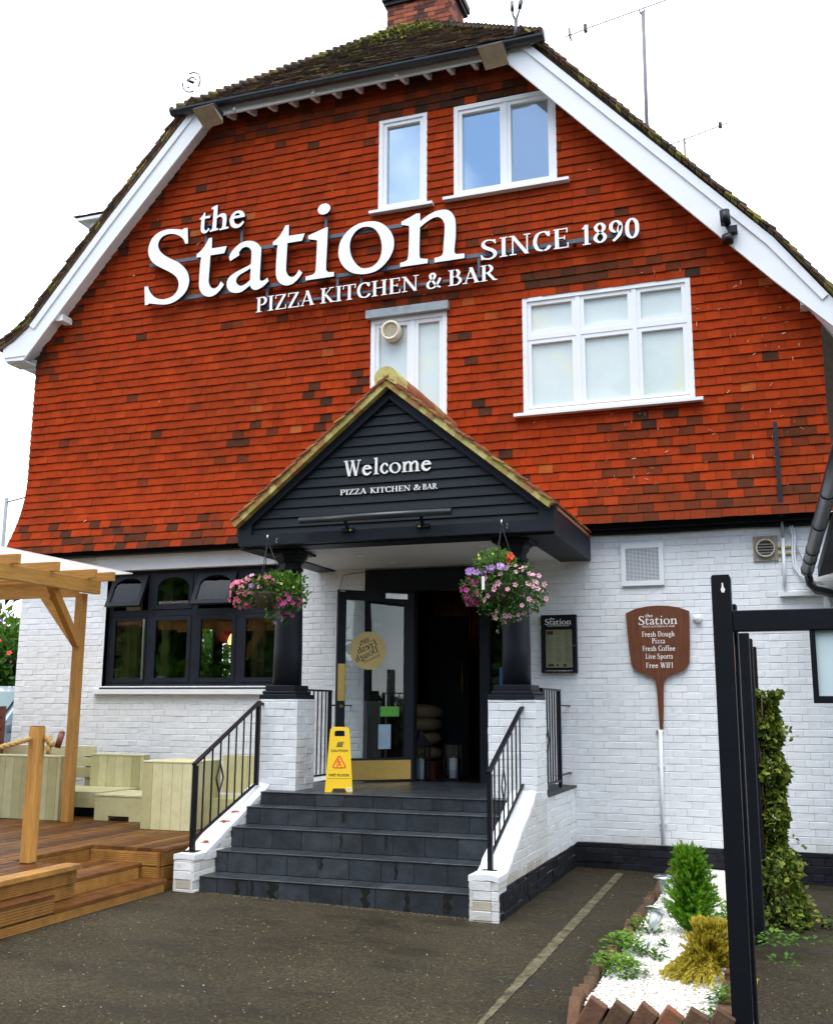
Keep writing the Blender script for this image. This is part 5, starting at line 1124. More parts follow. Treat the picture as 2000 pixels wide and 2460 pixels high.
# aerials
ae = thing('aerial_mast', 'tall thin television aerial mast behind the right roof slope', 'aerial', (-1.53, 3, 9.5))
b = MB(); b.tube([(-1.545, 3, 9.2), (-1.53, 3, 12.14)], .028, 8); b.build('mast', m_aerial, ae)
b = MB(); b.tube([(-2.75, 3.1, 12.06), (-2.35, 3.05, 12.10), (-.9, 2.9, 12.22)], .009, 5)
for i in range(9): x = -2.7+.2*i; z = 12.065+.085*i/1; z = 12.065+(x+2.75)*.086; b.tube([(x, 2.9, z-.02), (x, 3.25, z+.02)], .004, 4)
b.build('boom', m_aerial, ae)
b = MB(); b.box(-2.45, -2.40, 3.02, 3.1, 12.05, 12.16); b.box(-2.68, -2.66, 3.0, 3.15, 12.0, 12.14); b.build('dipole_box', m_gutter, ae)
b = MB(); b.tube([(-1.56, 3, 12.10), (-1.585, 3, 12.17)], .012, 6); b.tube([(-1.53, 3, 12.10), (-1.50, 3, 12.17)], .012, 6); b.build('clamp', m_gutter, ae)
a2 = thing('small_aerial', 'small television aerial on a short pole beyond the right roof slope', 'aerial', (-1.0, 3, 8.6))
b = MB(); b.tube([(-1.0, 3, 8.5), (-1.01, 3, 9.92)], .016, 6); b.build('mast', m_aerial, a2)
b = MB(); b.tube([(-1.42, 3, 9.80), (-.40, 3, 10.04)], .008, 5)
for i in range(11): x = -1.4+.1*i; z = 9.805+(x+1.42)*.235; b.tube([(x, 2.85, z), (x, 3.15, z)], .004, 4)
b.build('boom', m_aerial, a2)
boxpart('dipole_box', m_gutter, a2, -.52, -.47, 2.97, 3.03, 9.99, 10.06)
dh = thing('loop_aerial', 'small round loop aerial standing on the left end of the top gutter', 'aerial', (-7.45, -.2, 9.8))
b = MB(); b.tube([(-7.46, -.2, 9.75), (-7.44, -.2, 10.05)], .008, 6); b.build('mast', m_steel, dh)
for rr, a0, a1 in ((.14, -40, 110), (.14, 170, 290), (.07, 20, 150)): one('ring', m_gutter, dh, lambda mb: mb.tube([(-7.39+rr*math.cos(R(a)), -.2, 10.22+rr*1.05*math.sin(R(a))) for a in range(a0, a1+1, 10)], .011, 6))
b = MB(); b.tube([(-7.46, -.2, 10.27), (-7.36, -.2, 10.21)], .022, 7); b.tube([(-7.42, -.2, 10.14), (-7.45, -.2, 10.16)], .012, 6); b.build('dipole', m_gutter, dh)
fk = thing('forked_finial', 'black two-pronged finial rising from the right end of the top gutter', 'finial', (-2.70, -.38, 9.8))
b = MB(); b.tube([(-2.70, -.38, 9.66), (-2.695, -.38, 9.95)], .022, 8); b.tube([(-2.70, -.38, 9.93), (-2.735, -.38, 10.02), (-2.74, -.38, 10.20)], .013, 8); b.tube([(-2.695, -.38, 9.93), (-2.66, -.38, 10.03), (-2.635, -.38, 10.18)], .013, 8); b.build('stem', m_gutter, fk)
b = MB(); b.tube([(-2.74, -.38, 10.07), (-2.742, -.38, 10.20)], .022, 8, r1=.018); b.tube([(-2.648, -.38, 10.08), (-2.628, -.38, 10.18)], .024, 8, r1=.03); b.build('prong', m_gutter, fk)

# ------------------------------------------------------------------ hanging baskets
m_pink = M('pink_petal', (.72, .16, .26), .6, .25, 30); m_pale = M('pale_pink_petal', (.76, .40, .50), .6, .2, 30); m_mag = M('magenta_petal', (.46, .02, .22), .6, .25, 30)
m_lilac = M('lilac_petal', (.52, .28, .72), .6, .2, 30); m_scar = M('scarlet_petal', (.80, .05, .015), .6, .2, 30); m_eye = M('flower_throat', (.20, .02, .06), .7); m_cream = M('cream_bud', (.62, .58, .16), .6)
def flower_mesh(name, mat, r):
    q = MB(); n = 5
    for i in range(n):
        a0 = 2*math.pi*i/n; P = [(0, 0, 0)]
        for da, rr, h in ((-.52, .62, .10), (-.34, 1, .22), (0, 1.08, .16), (.34, 1, .22), (.52, .62, .10)): P.append((r*rr*math.cos(a0+da), r*rr*math.sin(a0+da), r*h))
        q.add(P, [(0, 1, 2, 3), (0, 3, 4, 5)])
    q.lathe([(.24*r, .10*r), (0, .16*r)], (0, 0, 0), 7)
    me = bpy.data.meshes.new(name); me.from_pydata(q.v, [], q.f); me.materials.append(mat); me.materials.append(m_eye)
    for i, p in enumerate(me.polygons): p.material_index = 1 if i >= 2*n else 0
    return me
FM = {k: flower_mesh(k+'_flower', m_, r) for k, m_, r in (('pink', m_pink, .026), ('pale', m_pale, .024), ('magenta', m_mag, .023), ('lilac', m_lilac, .027), ('scarlet', m_scar, .035), ('bud', m_cream, .012))}
def leaf(mb, p, d, up, L, W, t):
    d = Vector(d).normalized(); s = d.cross(Vector(up)); s = s.normalized() if s.length > 1e-3 else Vector((1, 0, 0)); n_ = s.cross(d); p = Vector(p)
    mb.add([p, p+d*L*.45-s*W/2+n_*L*.06, p+d*L-n_*L*.10, p+d*L*.45+s*W/2+n_*L*.06], [(0, 1, 2), (0, 2, 3)], t)
def rv(): return Vector((rnd.gauss(0, 1), rnd.gauss(0, 1), rnd.gauss(0, 1))).normalized()
def basket(label, c, rx, rz, hook, lobes, flowers, trail=()):
    c = Vector(c); h = thing('hanging_basket', label, 'hanging basket', c+Vector((0, 0, -rz)), 'hanging baskets on the porch front')
    q = MB(); q.lathe([(.0, -.16), (.09, -.145), (.15, -.08), (.175, 0), (.18, .02)], c+Vector((0, 0, -.03)), 18); q.build('bowl', M('coir_liner', (.06, .045, .025), .95, .4, 40, .8, 90), h)
    for a in (20, 140, 260): one('chain', m_iron, h, lambda mb: mb.tube([hook, c+Vector((.17*math.cos(R(a)), .17*math.sin(R(a)), 0))], .0045, 5))
    q = MB(); q.tube([(hook[0], -2.0, hook[2]+.03), (hook[0], hook[1]-.01, hook[2]+.045), (hook[0], hook[1], hook[2])], .008, 6); q.box(hook[0]-.008, hook[0]+.008, -2.006, -2.0, hook[2]+.0, hook[2]+.05); q.build('hook', m_steel, h)
    q = MB()
    for (ox, oy, oz, sx, sy, sz, n, tl, th_) in lobes:
        for i in range(n):
            d = rv(); rr = rnd.random()**.4; p = c+Vector((ox+d.x*sx*rr, oy+d.y*sy*rr, oz+d.z*sz*rr))
            L = rnd.uniform(.022, .055); dd = d*1.0+rv()*.9+Vector((0, 0, .25)); leaf(q, p, dd, rv(), L, L*.62, rnd.uniform(tl, th_))
    for (x, y, z, n, L) in trail:
        p = c+Vector((x, y, z)); a = Vector((x, y, 0)).normalized()
        for i in range(n):
            p2 = p+a*.012*max(0, 1-i/6)+Vector((rnd.gauss(0, .006), rnd.gauss(0, .006), -L/n)); q.bar(p, p2, .003, .003, t=.1); leaf(q, p2, rv()+Vector((0, 0, -.4)), rv(), .03, .018, rnd.uniform(.1, .7)); p = p2
    q.build('foliage', m_leaf, h)
    for kind, n, (ox, oy, oz, sx, sy, sz) in flowers:
        for i in range(n):
            while True:
                d = rv()
                if d.y < .35: break
            rr = rnd.uniform(.8, 1.05); p = Vector((ox+d.x*sx*rr, oy+d.y*sy*rr, oz+d.z*sz*rr))
            f = bpy.data.objects.new('flower', FM[kind]); C.objects.link(f); f.parent = h; f.location = p+Vector((0, 0, rz))
            nrm = (d+Vector((0, -.9, .15))+rv()*.45).normalized(); f.rotation_euler = nrm.to_track_quat('Z', 'Y').to_euler(); s = rnd.uniform(.8, 1.25); f.scale = (s, s, s)
    return h
hb = basket('lopsided hanging basket of pink and purple flowers in front of the left column', (-4.845, -2.22, 2.775), .40, .25, (-4.90, -2.20, 3.31),
    [(-.05, 0, .02, .30, .22, .16, 600, 0, .6), (.24, 0, .0, .18, .16, .20, 620, .25, 1), (.05, 0, .12, .14, .14, .08, 220, .4, 1), (-.28, 0, -.02, .14, .14, .13, 200, 0, .5), (.13, -.02, -.18, .13, .1, .14, 180, 0, .6)],
    [('pink', 34, (-.30, 0, .0, .14, .16, .15)), ('pale', 10, (-.12, 0, .08, .20, .18, .10)), ('magenta', 30, (.22, -.02, -.13, .14, .12, .13)), ('lilac', 5, (-.08, -.02, .06, .10, .16, .05)), ('pink', 8, (.02, -.02, .12, .12, .16, .05)), ('lilac', 4, (.08, -.02, -.28, .08, .08, .04)), ('bud', 8, (.2, 0, .02, .17, .17, .16))],
    [(.10, -.12, -.05, 12, .28), (.05, -.14, -.05, 12, .24), (.16, -.12, -.05, 11, .24), (.12, -.1, -.05, 12, .26)])
hb = basket('full hanging basket of lilac, magenta and pale pink flowers in front of the right column', (-2.455, -2.22, 2.775), .40, .34, (-2.455, -2.20, 3.33),
    [(0, 0, .0, .33, .26, .25, 1000, .05, .7), (-.06, 0, .2, .20, .18, .12, 420, .4, 1), (-.26, 0, -.02, .13, .14, .18, 220, .2, .9), (.22, 0, -.12, .20, .16, .16, 320, .05, .6), (.05, 0, -.25, .22, .16, .10, 220, .05, .5)],
    [('pale', 42, (.08, 0, -.08, .31, .24, .27)), ('pale', 10, (.30, 0, -.14, .12, .12, .12)), ('lilac', 12, (-.19, -.02, .12, .12, .18, .06)), ('lilac', 10, (.03, -.06, .13, .11, .16, .03)), ('magenta', 20, (-.28, 0, -.06, .10, .14, .14)), ('scarlet', 2, (.10, -.04, .23, .03, .1, .03)), ('bud', 9, (-.1, 0, .2, .28, .2, .1))],
    [(.20, -.1, -.15, 9, .16), (.0, -.14, -.15, 10, .22), (-.12, -.14, -.12, 8, .16), (.1, -.14, -.15, 10, .22), (.28, -.08, -.1, 8, .12)])
b = MB(); b.box(-2.575, -2.548, -2.472, -2.470, 2.70, 2.82, 1); b.build('plant_label', m_print, hb)

# ------------------------------------------------------------------ wet floor sign
ws = thing('wet_floor_sign', 'yellow folding caution wet floor sign standing on the landing', 'floor sign', (-4.27, -1.72, .83))
zg = .829; cxs = -4.275; ys0, ys1 = -1.815, -1.60
def panel(y_foot, y_top):
    def fn(u, v, d): f = v/.62; return (cxs+u, y_foot+(y_top-y_foot)*f+d, zg+v)
    o = [(-.137, 0), (-.070, 0), (-.052, .036), (.060, .036), (.078, 0), (.137, 0), (.100, .545), (.094, .605), (.080, .620), (-.080, .620), (-.094, .605), (-.100, .545)]
    hl = [(-.048, .535), (.048, .535), (.054, .553), (.050, .582), (.036, .590), (-.036, .590), (-.050, .582), (-.054, .553)]
    return fn, [o, hl]
f1_, p1_ = panel(ys0, -1.725); f2_, p2_ = panel(ys1, -1.705)
b = MB(); b.prism(p1_, f1_, 0, .012); b.build('front_panel', m_yellow, ws)
b = MB(); b.prism(p2_, f2_, 0, -.012); b.build('rear_panel', m_yellow, ws)
b = MB(); b.tube([(cxs-.075, -1.712, zg+.612), (cxs+.075, -1.712, zg+.612)], .014, 12); b.build('hinge', m_yellow, ws)
pf = lambda u, v, d: f1_(u, v, -.0018+d)
sans('CAUTION', pf, 0, .385, .022, mat=m_blackprint, parent=ws, width=.165, bold=.025); sans('WET FLOOR', pf, 0, .150, .024, mat=m_blackprint, parent=ws, width=.205, bold=.025)
b = MB()
for i in range(5): x = -.028+i*.012; b.prism([[(x, .440), (x+.008, .440), (x+.016, .472), (x+.008, .472)]], pf, 0, .0012)
b.prism([[(-.036, .432), (.030, .432), (.031, .437), (-.035, .437)]], pf, 0, .0012); b.prism([[(-.016, .475), (.046, .475), (.047, .480), (-.015, .480)]], pf, 0, .0012); b.build('logo_mark', m_blackprint, ws)
b = MB(); b.prism([[(-.120, .128), (.120, .128), (.120, .130), (-.120, .130)]], pf, 0, .0012); b.build('printed_line', m_blackprint, ws)
def rtri(r, c=.018):
    P = []
    for a in (90, 210, 330):
        px, py = r*math.cos(R(a)), r*math.sin(R(a)); cx_, cy_ = px*(1-c*2/r), py*(1-c*2/r)
        for da in (-60, -30, 0, 30, 60): P.append((cx_+c*math.cos(R(a+da)), .272+cy_+c*math.sin(R(a+da))))
    return P
b = MB(); b.prism([rtri(.092), rtri(.070, .010)], pf, 0, .0012)
for (a, c, wd) in (((-.008, .318), (-.010, .300), .014), ((-.012, .296), (.010, .262), .013), ((-.012, .294), (-.028, .276), .007), ((-.012, .292), (.018, .288), .007), ((.010, .262), (.026, .246), .009), ((.004, .266), (-.018, .256), .009), ((-.018, .256), (-.022, .240), .008)):
    l = math.hypot(c[0]-a[0], c[1]-a[1]); nx_, ny_ = -(c[1]-a[1])/l*wd/2, (c[0]-a[0])/l*wd/2
    b.prism([[(a[0]+nx_, a[1]+ny_), (c[0]+nx_, c[1]+ny_), (c[0]-nx_, c[1]-ny_), (a[0]-nx_, a[1]-ny_)]], lambda u, v, d: f1_(u, v, -.0020-.0003*wd*1000/10+d), 0, .0012)
b.build('warning_triangle', m_red, ws)
b = MB(); b.prism([[(.085, .010), (.128, .010), (.126, .045), (.083, .045)]], pf, 0, .001); b.build('label', m_print, ws)
b = MB()
for i in range(8): b.prism([[(.088+i*.0042, .018), (.090+i*.0042, .018), (.090+i*.0042, .038), (.088+i*.0042, .038)]], lambda u, v, d: f1_(u, v, -.003+d), 0, .001)
b.build('label_print', m_greytext, ws)
ws.rotation_euler = (0, 0, R(23))
# ------------------------------------------------------------------ inside the doorway
def lantern(label, x, y):
    l = thing('lantern', label, 'lantern', (x, y, .80), 'lanterns inside the doorway')
    one('frame', m_iron, l, lambda mb: ([mb.box(x+sx*.085-.008, x+sx*.085+.008, y+sy*.085-.008, y+sy*.085+.008, .80, 1.22) for sx in (-1, 1) for sy in (-1, 1)], mb.box(x-.095, x+.095, y-.095, y+.095, .80, .83), mb.lathe([(.135, 1.22), (.05, 1.33), (.03, 1.37), (0, 1.37)], (x, y, 0), 4, sm=False)))
    one('candle', m_candle, l, lambda mb: mb.lathe([(.048, .83), (.048, 1.06), (.01, 1.06), (0, 1.085)], (x, y, 0), 16))
    one('lantern_glass', g_clear, l, lambda mb: mb.box(x-.08, x+.08, y-.08, y+.08, .835, 1.215))
lantern('black candle lantern standing just inside the door beside the flour sacks', -4.13, .30); lantern('black candle lantern further into the dark hallway', -3.83, .62)
for i in range(4):
    z = 1.02+i*.165; b = MB(); n = 16
    for j in range(9):
        pass
    prof = [(.0, -.085), (.20, -.080), (.285, -.045), (.30, 0), (.285, .045), (.20, .082), (0, .088)]
    b.lathe(prof, (-4.36, .98, z+.085), 18); b.v = [(-4.36+(x+4.36)*.86+.012*math.sin(9*y+i), .98+(y-.98)*1.15, zc+.012*math.sin(8*x+i*2)) for x, y, zc in b.v]
    b.build('flour_sack', m_sack, None, ['plump hessian sack at the bottom of the pile in the dark doorway', 'second hessian sack up in the pile in the dark doorway', 'third hessian sack up in the pile in the dark doorway', 'hessian sack on top of the pile in the dark doorway'][i], group='hessian sacks in the doorway', cat='sack', smooth=True)
ct = thing('wooden_crate', 'dark wooden crate under the hessian sacks inside the doorway', 'crate', (-4.36, .98, .80))
one('slats', m_brown, ct, lambda mb: [mb.box(-4.64, -4.08, .68, 1.28, .80+i*.072, .865+i*.072) for i in range(3)])
b = MB()
for i, x in enumerate((-4.9, -4.6, -4.3, -4.0, -3.7, -3.4)): b.box(x, x+.28, 3.0, 3.05, .8, 3.5)
b.build('hall_panelling', m_inwall, pub)
wlp = thing('wall_lamp', 'dim amber wall lamp glowing deep in the dark hallway', 'wall lamp', (-3.82, 2.8, 2.6))
one('shade', m_bulb2, wlp, lambda mb: mb.lathe([(.03, 2.72), (.055, 2.76), (.05, 2.85), (.03, 2.88)], (-4.56, 2.85, 0), 14)); one('arm', m_brass, wlp, lambda mb: mb.tube([(-4.56, 2.85, 2.70), (-4.56, 2.99, 2.66)], .012, 6))
b = MB(); b.tube([(-4.02, 1.6, 1.75), (-4.02, 1.6, 2.25)], .010, 8); hd = thing('inner_door', 'dark inner door with a long brass pull handle deep in the hallway', 'door', (-4.2, 1.65, .8)); b.build('pull_handle', m_brass, hd); boxpart('door_leaf', m_dark, hd, -4.5, -3.95, 1.65, 1.70, .80, 2.85)
def pendant(label, x, y, z, red=False):
    p = thing('pendant_lamp', label, 'pendant lamp', (x, y, z), 'pendant lamps behind the dark window')
    one('cord', m_iron, p, lambda mb: mb.tube([(x, y, z+.12), (x, y, 3.5)], .006, 6)); one('shade', m_bulb, p, lambda mb: mb.lathe([(.055, z-.05), (.062, z), (.045, z+.06), (.02, z+.10)], (x, y, 0), 18))
pendant('lit pendant lamp behind the left casement of the dark window', -9.05, 1.45, 2.86); pendant('lit pendant lamp behind the third casement of the dark window', -7.38, 1.5, 2.56)
rs = thing('red_lampshade', 'deep red lampshade hanging behind the dark window', 'lampshade', (-7.7, 1.7, 2.6)); one('shade', m_red_cloth, rs, lambda mb: mb.lathe([(.15, 2.55), (.09, 2.85)], (-7.62, 1.7, 0), 18)); one('cord', m_iron, rs, lambda mb: mb.tube([(-7.62, 1.7, 2.85), (-7.62, 1.7, 3.5)], .006, 6))
def potf(label, x, r, h, y=.19):
    p = thing('sill_pot', label, 'pot', (x, y, 1.885), 'white pots on the window sill'); one('pot', m_pot, p, lambda mb: mb.lathe([(r*.75, 1.886), (r, 1.886+h), (r*.9, 1.886+h), (r*.7, 1.90)], (x, y, 0), 16))
    q = MB()
    for i in range(14): leaf(q, (x+rnd.uniform(-r, r)*.5, y, 1.885+h*.8), rv()+Vector((0, 0, .8)), rv(), .04, .02, rnd.random())
    q.build('sprig', m_leaf, p)
boxpart('inner_sill', m_fascia, win, -8.40, -5.82, .145, .26, 1.865, 1.884)
potf('white pot on the sill behind the left casement', -8.24, .06, .13); potf('tall white pot on the sill behind the second casement', -7.64, .065, .15); potf('low white dish on the sill behind the second casement', -7.48, .07, .06); potf('small white dish on the sill at the left of the third casement', -7.03, .04, .07); potf('white dish on the sill at the right of the third casement', -6.70, .06, .04)
# ------------------------------------------------------------------ timber deck
DZ = .41
dk = thing('timber_deck', 'wet brown timber deck with two grooved steps down to the car park', 'deck', (-7, -2.5, 0))
def boards_y(mb, x0, x1, y0, y1, z, w=.14, t=None):
    x = x1
    while x > x0+.02:
        a = max(x0, x-w+.006); y = y0
        tt = rnd.random()
        n = 5; ww = (x-a)/(2*n+1)
        mb.box(a, x, y0+rnd.uniform(-.004, .004), y1, z-.028, z-.0035+rnd.uniform(-.0015, .001), tt)
        for i in range(n): mb.box(a+ww*(2*i+1)-ww*.15, a+ww*(2*i+1)+ww*1.15, y0+.002, y1-.002, z-.006, z+rnd.uniform(-.0005, .0008), min(1, tt+.12))
        x -= w
b = MB(); boards_y(b, -10.3, -6.05, -6.6, -.05, DZ); boards_y(b, -6.05, -5.29, -3.20, -.05, DZ); boards_y(b, -6.05, -5.41, -6.6, -4.26, DZ); b.build('deck_board', m_deck, dk)
b = MB(); boards_y(b, -5.62, -5.235, -4.72, -3.21, .160); boards_y(b, -6.08, -5.50, -4.262, -3.21, .285); b.build('tread', m_deck, dk)
def grooved(mb, fn, u0, u1, z0, z1, n=6):
    tt = rnd.uniform(.3, .8); hgt = (z1-z0)/(2*n+1)
    def bx(a, c, e, f, d0, d1, t): mb.add([fn(a, e, d1), fn(c, e, d1), fn(c, f, d1), fn(a, f, d1), fn(a, e, d0), fn(c, e, d0), fn(c, f, d0), fn(a, f, d0)], [(0, 1, 2, 3), (0, 4, 5, 1), (2, 6, 7, 3), (0, 3, 7, 4), (1, 5, 6, 2)], t)
    bx(u0, u1, z0, z1, -.02, 0, tt-.25)
    for i in range(n): bx(u0, u1, z0+hgt*(2*i+.75), z0+hgt*(2*i+2.1), 0, .004, tt)
fX = lambda xp: (lambda u, z, d: (xp+d, u, z)); fYm = lambda yp: (lambda u, z, d: (u, yp-d, z))
b = MB()
grooved(b, fX(-5.245), -5.0, -3.25, .025, .128); grooved(b, fX(-5.245), -6.6, -5.003, .025, .128)
grooved(b, fX(-5.51), -4.72, -3.25, .135, .255); grooved(b, fX(-6.06), -4.262, -3.22, .262, .38)
grooved(b, fYm(-3.215), -6.06, -5.33, .262, .378); grooved(b, fYm(-3.215), -5.66, -5.33, .14, .255); grooved(b, fYm(-3.215), -5.5, -5.33, .03, .135)
b.box(-5.335, -5.315, -3.235, -3.214, .02, .383, .2)
grooved(b, fX(-5.30), -3.21, -.1, .262, .378); grooved(b, fX(-5.30), -3.21, -.1, .14, .255); grooved(b, fX(-5.30), -3.21, -.1, .03, .135)
grooved(b, fX(-5.425), -4.74, -4.25, .165, .276); grooved(b, fX(-5.235), -6.6, -4.725, .14, .27); grooved(b, fX(-5.40), -6.6, -4.264, .277, .378)
b.build('riser_board', m_deckf, dk)
b = MB(); b.box(-5.40, -5.222, -6.6, -4.73, .255, .275, .3); b.build('ledge', m_deck, dk)
b = MB(); b.box(-5.52, -5.355, -6.6, -4.245, .385, .420, .7); b.build('edge_trim', m_deckf, dk)
b = MB(); b.box(-10.28, -6.08, -6.6, -.06, .0, .37); b.box(-6.08, -5.325, -3.19, -.06, .0, .37); b.box(-6.08, -5.43, -6.6, -4.28, 0, .37); b.box(-6.08, -5.54, -4.28, -3.2, 0, .25); b.box(-5.54, -5.27, -6.6, -3.2, 0, .125); b.box(-5.43, -5.26, -6.6, -4.74, .13, .25); b.build('deck_core', m_dark, dk)
# rope post
rp = thing('rope_post', 'square pine post at the deck edge with a rope through its top', 'post', (-5.80, -4.33, DZ))
b = MB(); b.cbox(-5.865, -5.765, -4.385, -4.285, DZ, 1.485, .012); b.add([(-5.865, -4.385, 1.486), (-5.765, -4.385, 1.486), (-5.765, -4.285, 1.486), (-5.865, -4.285, 1.486)], [(0, 1, 2, 3)]); b.build('post_shaft', m_wood, rp)
b = MB(); pts = [(-5.83, -4.40, 1.385), (-5.835, -4.55, 1.355), (-5.84, -4.9, 1.30), (-5.84, -5.4, 1.25), (-5.84, -6.1, 1.29), (-5.84, -6.7, 1.37)]
N_ = 60; P = []
for i in range(N_):
    f = i/(N_-1)*(len(pts)-1); k = min(int(f), len(pts)-2); P.append(Vector(pts[k]).lerp(Vector(pts[k+1]), f-k))
for ph in (0, 2.09, 4.19): b.tube([p+Vector((.0105*math.cos(i*1.05+ph), 0, .0105*math.sin(i*1.05+ph))) for i, p in enumerate(P)], .013, 6)
ropet = b.build('rope', m_rope, None, 'twisted brown rope running from the pine post to the left edge', cat='rope')
b = MB()
for k in range(3): b.lathe([(.012, -.02), (.032, -.008), (.032, .008), (.012, .02)], (-5.735+.012*k, -4.30+.01*k, 1.385-.02*k), 10, 'X')
for k in range(6): b.tube([(-5.73, -4.30, 1.36), (-5.72+.012*rnd.uniform(-1, 1), -4.30+.02*rnd.uniform(-1, 1), 1.30), (-5.715+.02*rnd.uniform(-1, 1), -4.30, 1.265)], .008, 5)
b.build('rope_knot', m_rope, rp)
b = MB(); b.tube([(-5.715, -4.20, 1.31), (-5.685, -4.19, 1.43)], .026, 10); b.lathe([(.026, 0), (.018, .015), (0, .02)], (-5.685, -4.19, 1.428), 10); b.build('toggle', m_brown, rp)
# furniture
def planks_x(mb, x0, x1, y, z0, z1, w=.118, d=.02):
    x = x0
    while x < x1-.01: a = min(x+w, x1); mb.box(x+.002, a-.002, y-rnd.uniform(0, .002), y+d, z0, z1, rnd.random()); x = a
def planks_y(mb, y0, y1, x, z0, z1, w=.118, d=.02):
    y = y0
    while y < y1-.01: a = min(y+w, y1); mb.box(x-d, x+rnd.uniform(0, .002), y+.002, a-.002, z0, z1, rnd.random()); y = a
def crate_block(name, label, cat, x0, x1, y0, y1, z1, w=.118, group=None):
    t_ = thing(name, label, cat, ((x0+x1)/2, (y0+y1)/2, DZ), group); q = MB(); planks_x(q, x0, x1, y0, DZ+.004, z1-.02, w); q.build('front_plank', m_sage, t_)
    q = MB(); planks_y(q, y0+.022, y1, x1, DZ+.004, z1-.02, w); q.build('side_plank', m_sage, t_)
    q = MB(); q.cbox(x0-.004, x1+.004, y0-.006, y1+.004, z1-.019, z1, .004, .8); q.build('top_rim', m_sage, t_)
    q = MB(); q.box(x0+.004, x1-.024, y0+.021, y1-.01, DZ+.004, z1-.025); q.build('core', m_gap, t_); return t_
crate_block('planked_box', 'pale green square planked box standing on the deck beside the step railing', 'planter box', -6.365, -5.785, -2.0, -1.42, 1.095)
crate_block('bench_end', 'tall pale green planked bench back at the left, seen from behind', 'bench', -8.75, -7.64, -1.69, -1.50, 1.10)
t_ = crate_block('corner_bench', 'pale green planked corner bench along the wall with a low seat', 'bench', -8.12, -7.36, -.52, -.40, 1.075)
b = MB(); b.box(-8.35, -7.42, -1.28, -.53, .62, .69, .6); b.box(-8.35, -7.42, -1.285, -1.26, .52, .618, .35); b.box(-7.44, -7.38, -1.28, -.53, .43, .66, .3); b.build('seat', m_sage, t_)
b = MB(); b.box(-8.3, -7.5, -1.1, -.6, .415, .5); b.build('seat_void_shade', m_dark, t_)  # dark block standing in for the shade in the void under the seat
t_ = thing('slatted_bench', 'pale green bench back of wide horizontal slats against the white wall', 'bench', (-8.9, -.35, DZ))
b = MB()
for z0, z1 in ((.78, .90), (.915, 1.02), (1.035, 1.16)): b.cbox(-9.66, -8.14, -.42, -.385, z0, z1, .004, rnd.random())
b.build('slat', m_sage, t_); b = MB(); b.box(-8.30, -8.22, -.38, -.33, DZ, 1.14, .3); b.box(-9.5, -9.42, -.38, -.33, DZ, 1.14, .3); b.build('slat_post', m_sage, t_)
t_ = thing('low_table', 'low pale green timber table with a cut-out foot, left of the planked box', 'table', (-7.0, -1.2, DZ))
b = MB(); b.prism([[(-7.312, DZ+.003), (-7.13, DZ+.003), (-7.13, DZ+.055), (-6.86, DZ+.055), (-6.86, DZ+.003), (-6.695, DZ+.003), (-6.695, .668), (-7.312, .668)]], lambda u, v, d: (u, -1.49+d, v), 0, .025); b.build('table_front', m_sage, t_)
b = MB(); b.cbox(-7.318, -6.69, -1.497, -.87, .669, .692, .004, .8); b.build('table_top', m_sage, t_)
b = MB(); b.box(-6.72, -6.697, -1.464, -.88, DZ+.003, .668, .4); b.box(-7.31, -7.29, -1.464, -.88, DZ+.003, .668, .4); b.build('table_side', m_sage, t_)
t_ = thing('bench_back_panel', 'shaded pale green bench back behind the left railing, beside the pier', 'bench', (-5.6, -.9, DZ))
b = MB(); planks_x(b, -5.98, -5.36, -1.05, .72, 1.12, .31); b.build('back_panel', m_sage, t_); b = MB(); b.box(-5.98, -5.36, -1.6, -1.06, .60, .70, .3); b.box(-5.98, -5.36, -1.6, -1.57, .42, .599, .2); b.build('seat', m_sage, t_)
# pergola
pg = thing('pergola', 'pine pergola with a clear roof sheet at the left of the deck', 'pergola', (-7.47, -1.74, DZ))
b = MB(); b.cbox(-7.522, -7.425, -1.79, -1.69, DZ, 2.895, .006); b.build('post', m_wood, pg)
b = MB(); b.cbox(-7.36, -7.28, -6.5, -1.66, 2.888, 3.042, .006); b.build('beam', m_wood_y, pg)
b = MB(); b.box(-11, -7.53, -1.77, -1.71, 2.86, 3.03); b.build('beam', m_wood_x, pg)
for yk in (-5.6, -4.97, -4.35, -3.72, -3.10, -2.50, -1.87): one('rafter', m_wood_x, pg, lambda mb: mb.cbox(-11, -7.20, yk-.025, yk+.025, 3.046, 3.145, .004))
one('rafter', m_wood_x, pg, lambda mb: mb.cbox(-11, -7.16, -1.62, -1.57, 3.046, 3.145, .004))
one('brace', m_wood, pg, lambda mb: mb.bar((-7.45, -1.80, 2.32), (-7.40, -2.36, 2.93), .07, .09)); one('brace', m_wood_x, pg, lambda mb: mb.bar((-7.50, -1.745, 2.33), (-8.02, -1.745, 2.93), .06, .09))
b = MB(); b.box(-11, -7.08, -6.5, -1.36, 3.150, 3.160); b.build('roof_sheet', g_poly, pg)

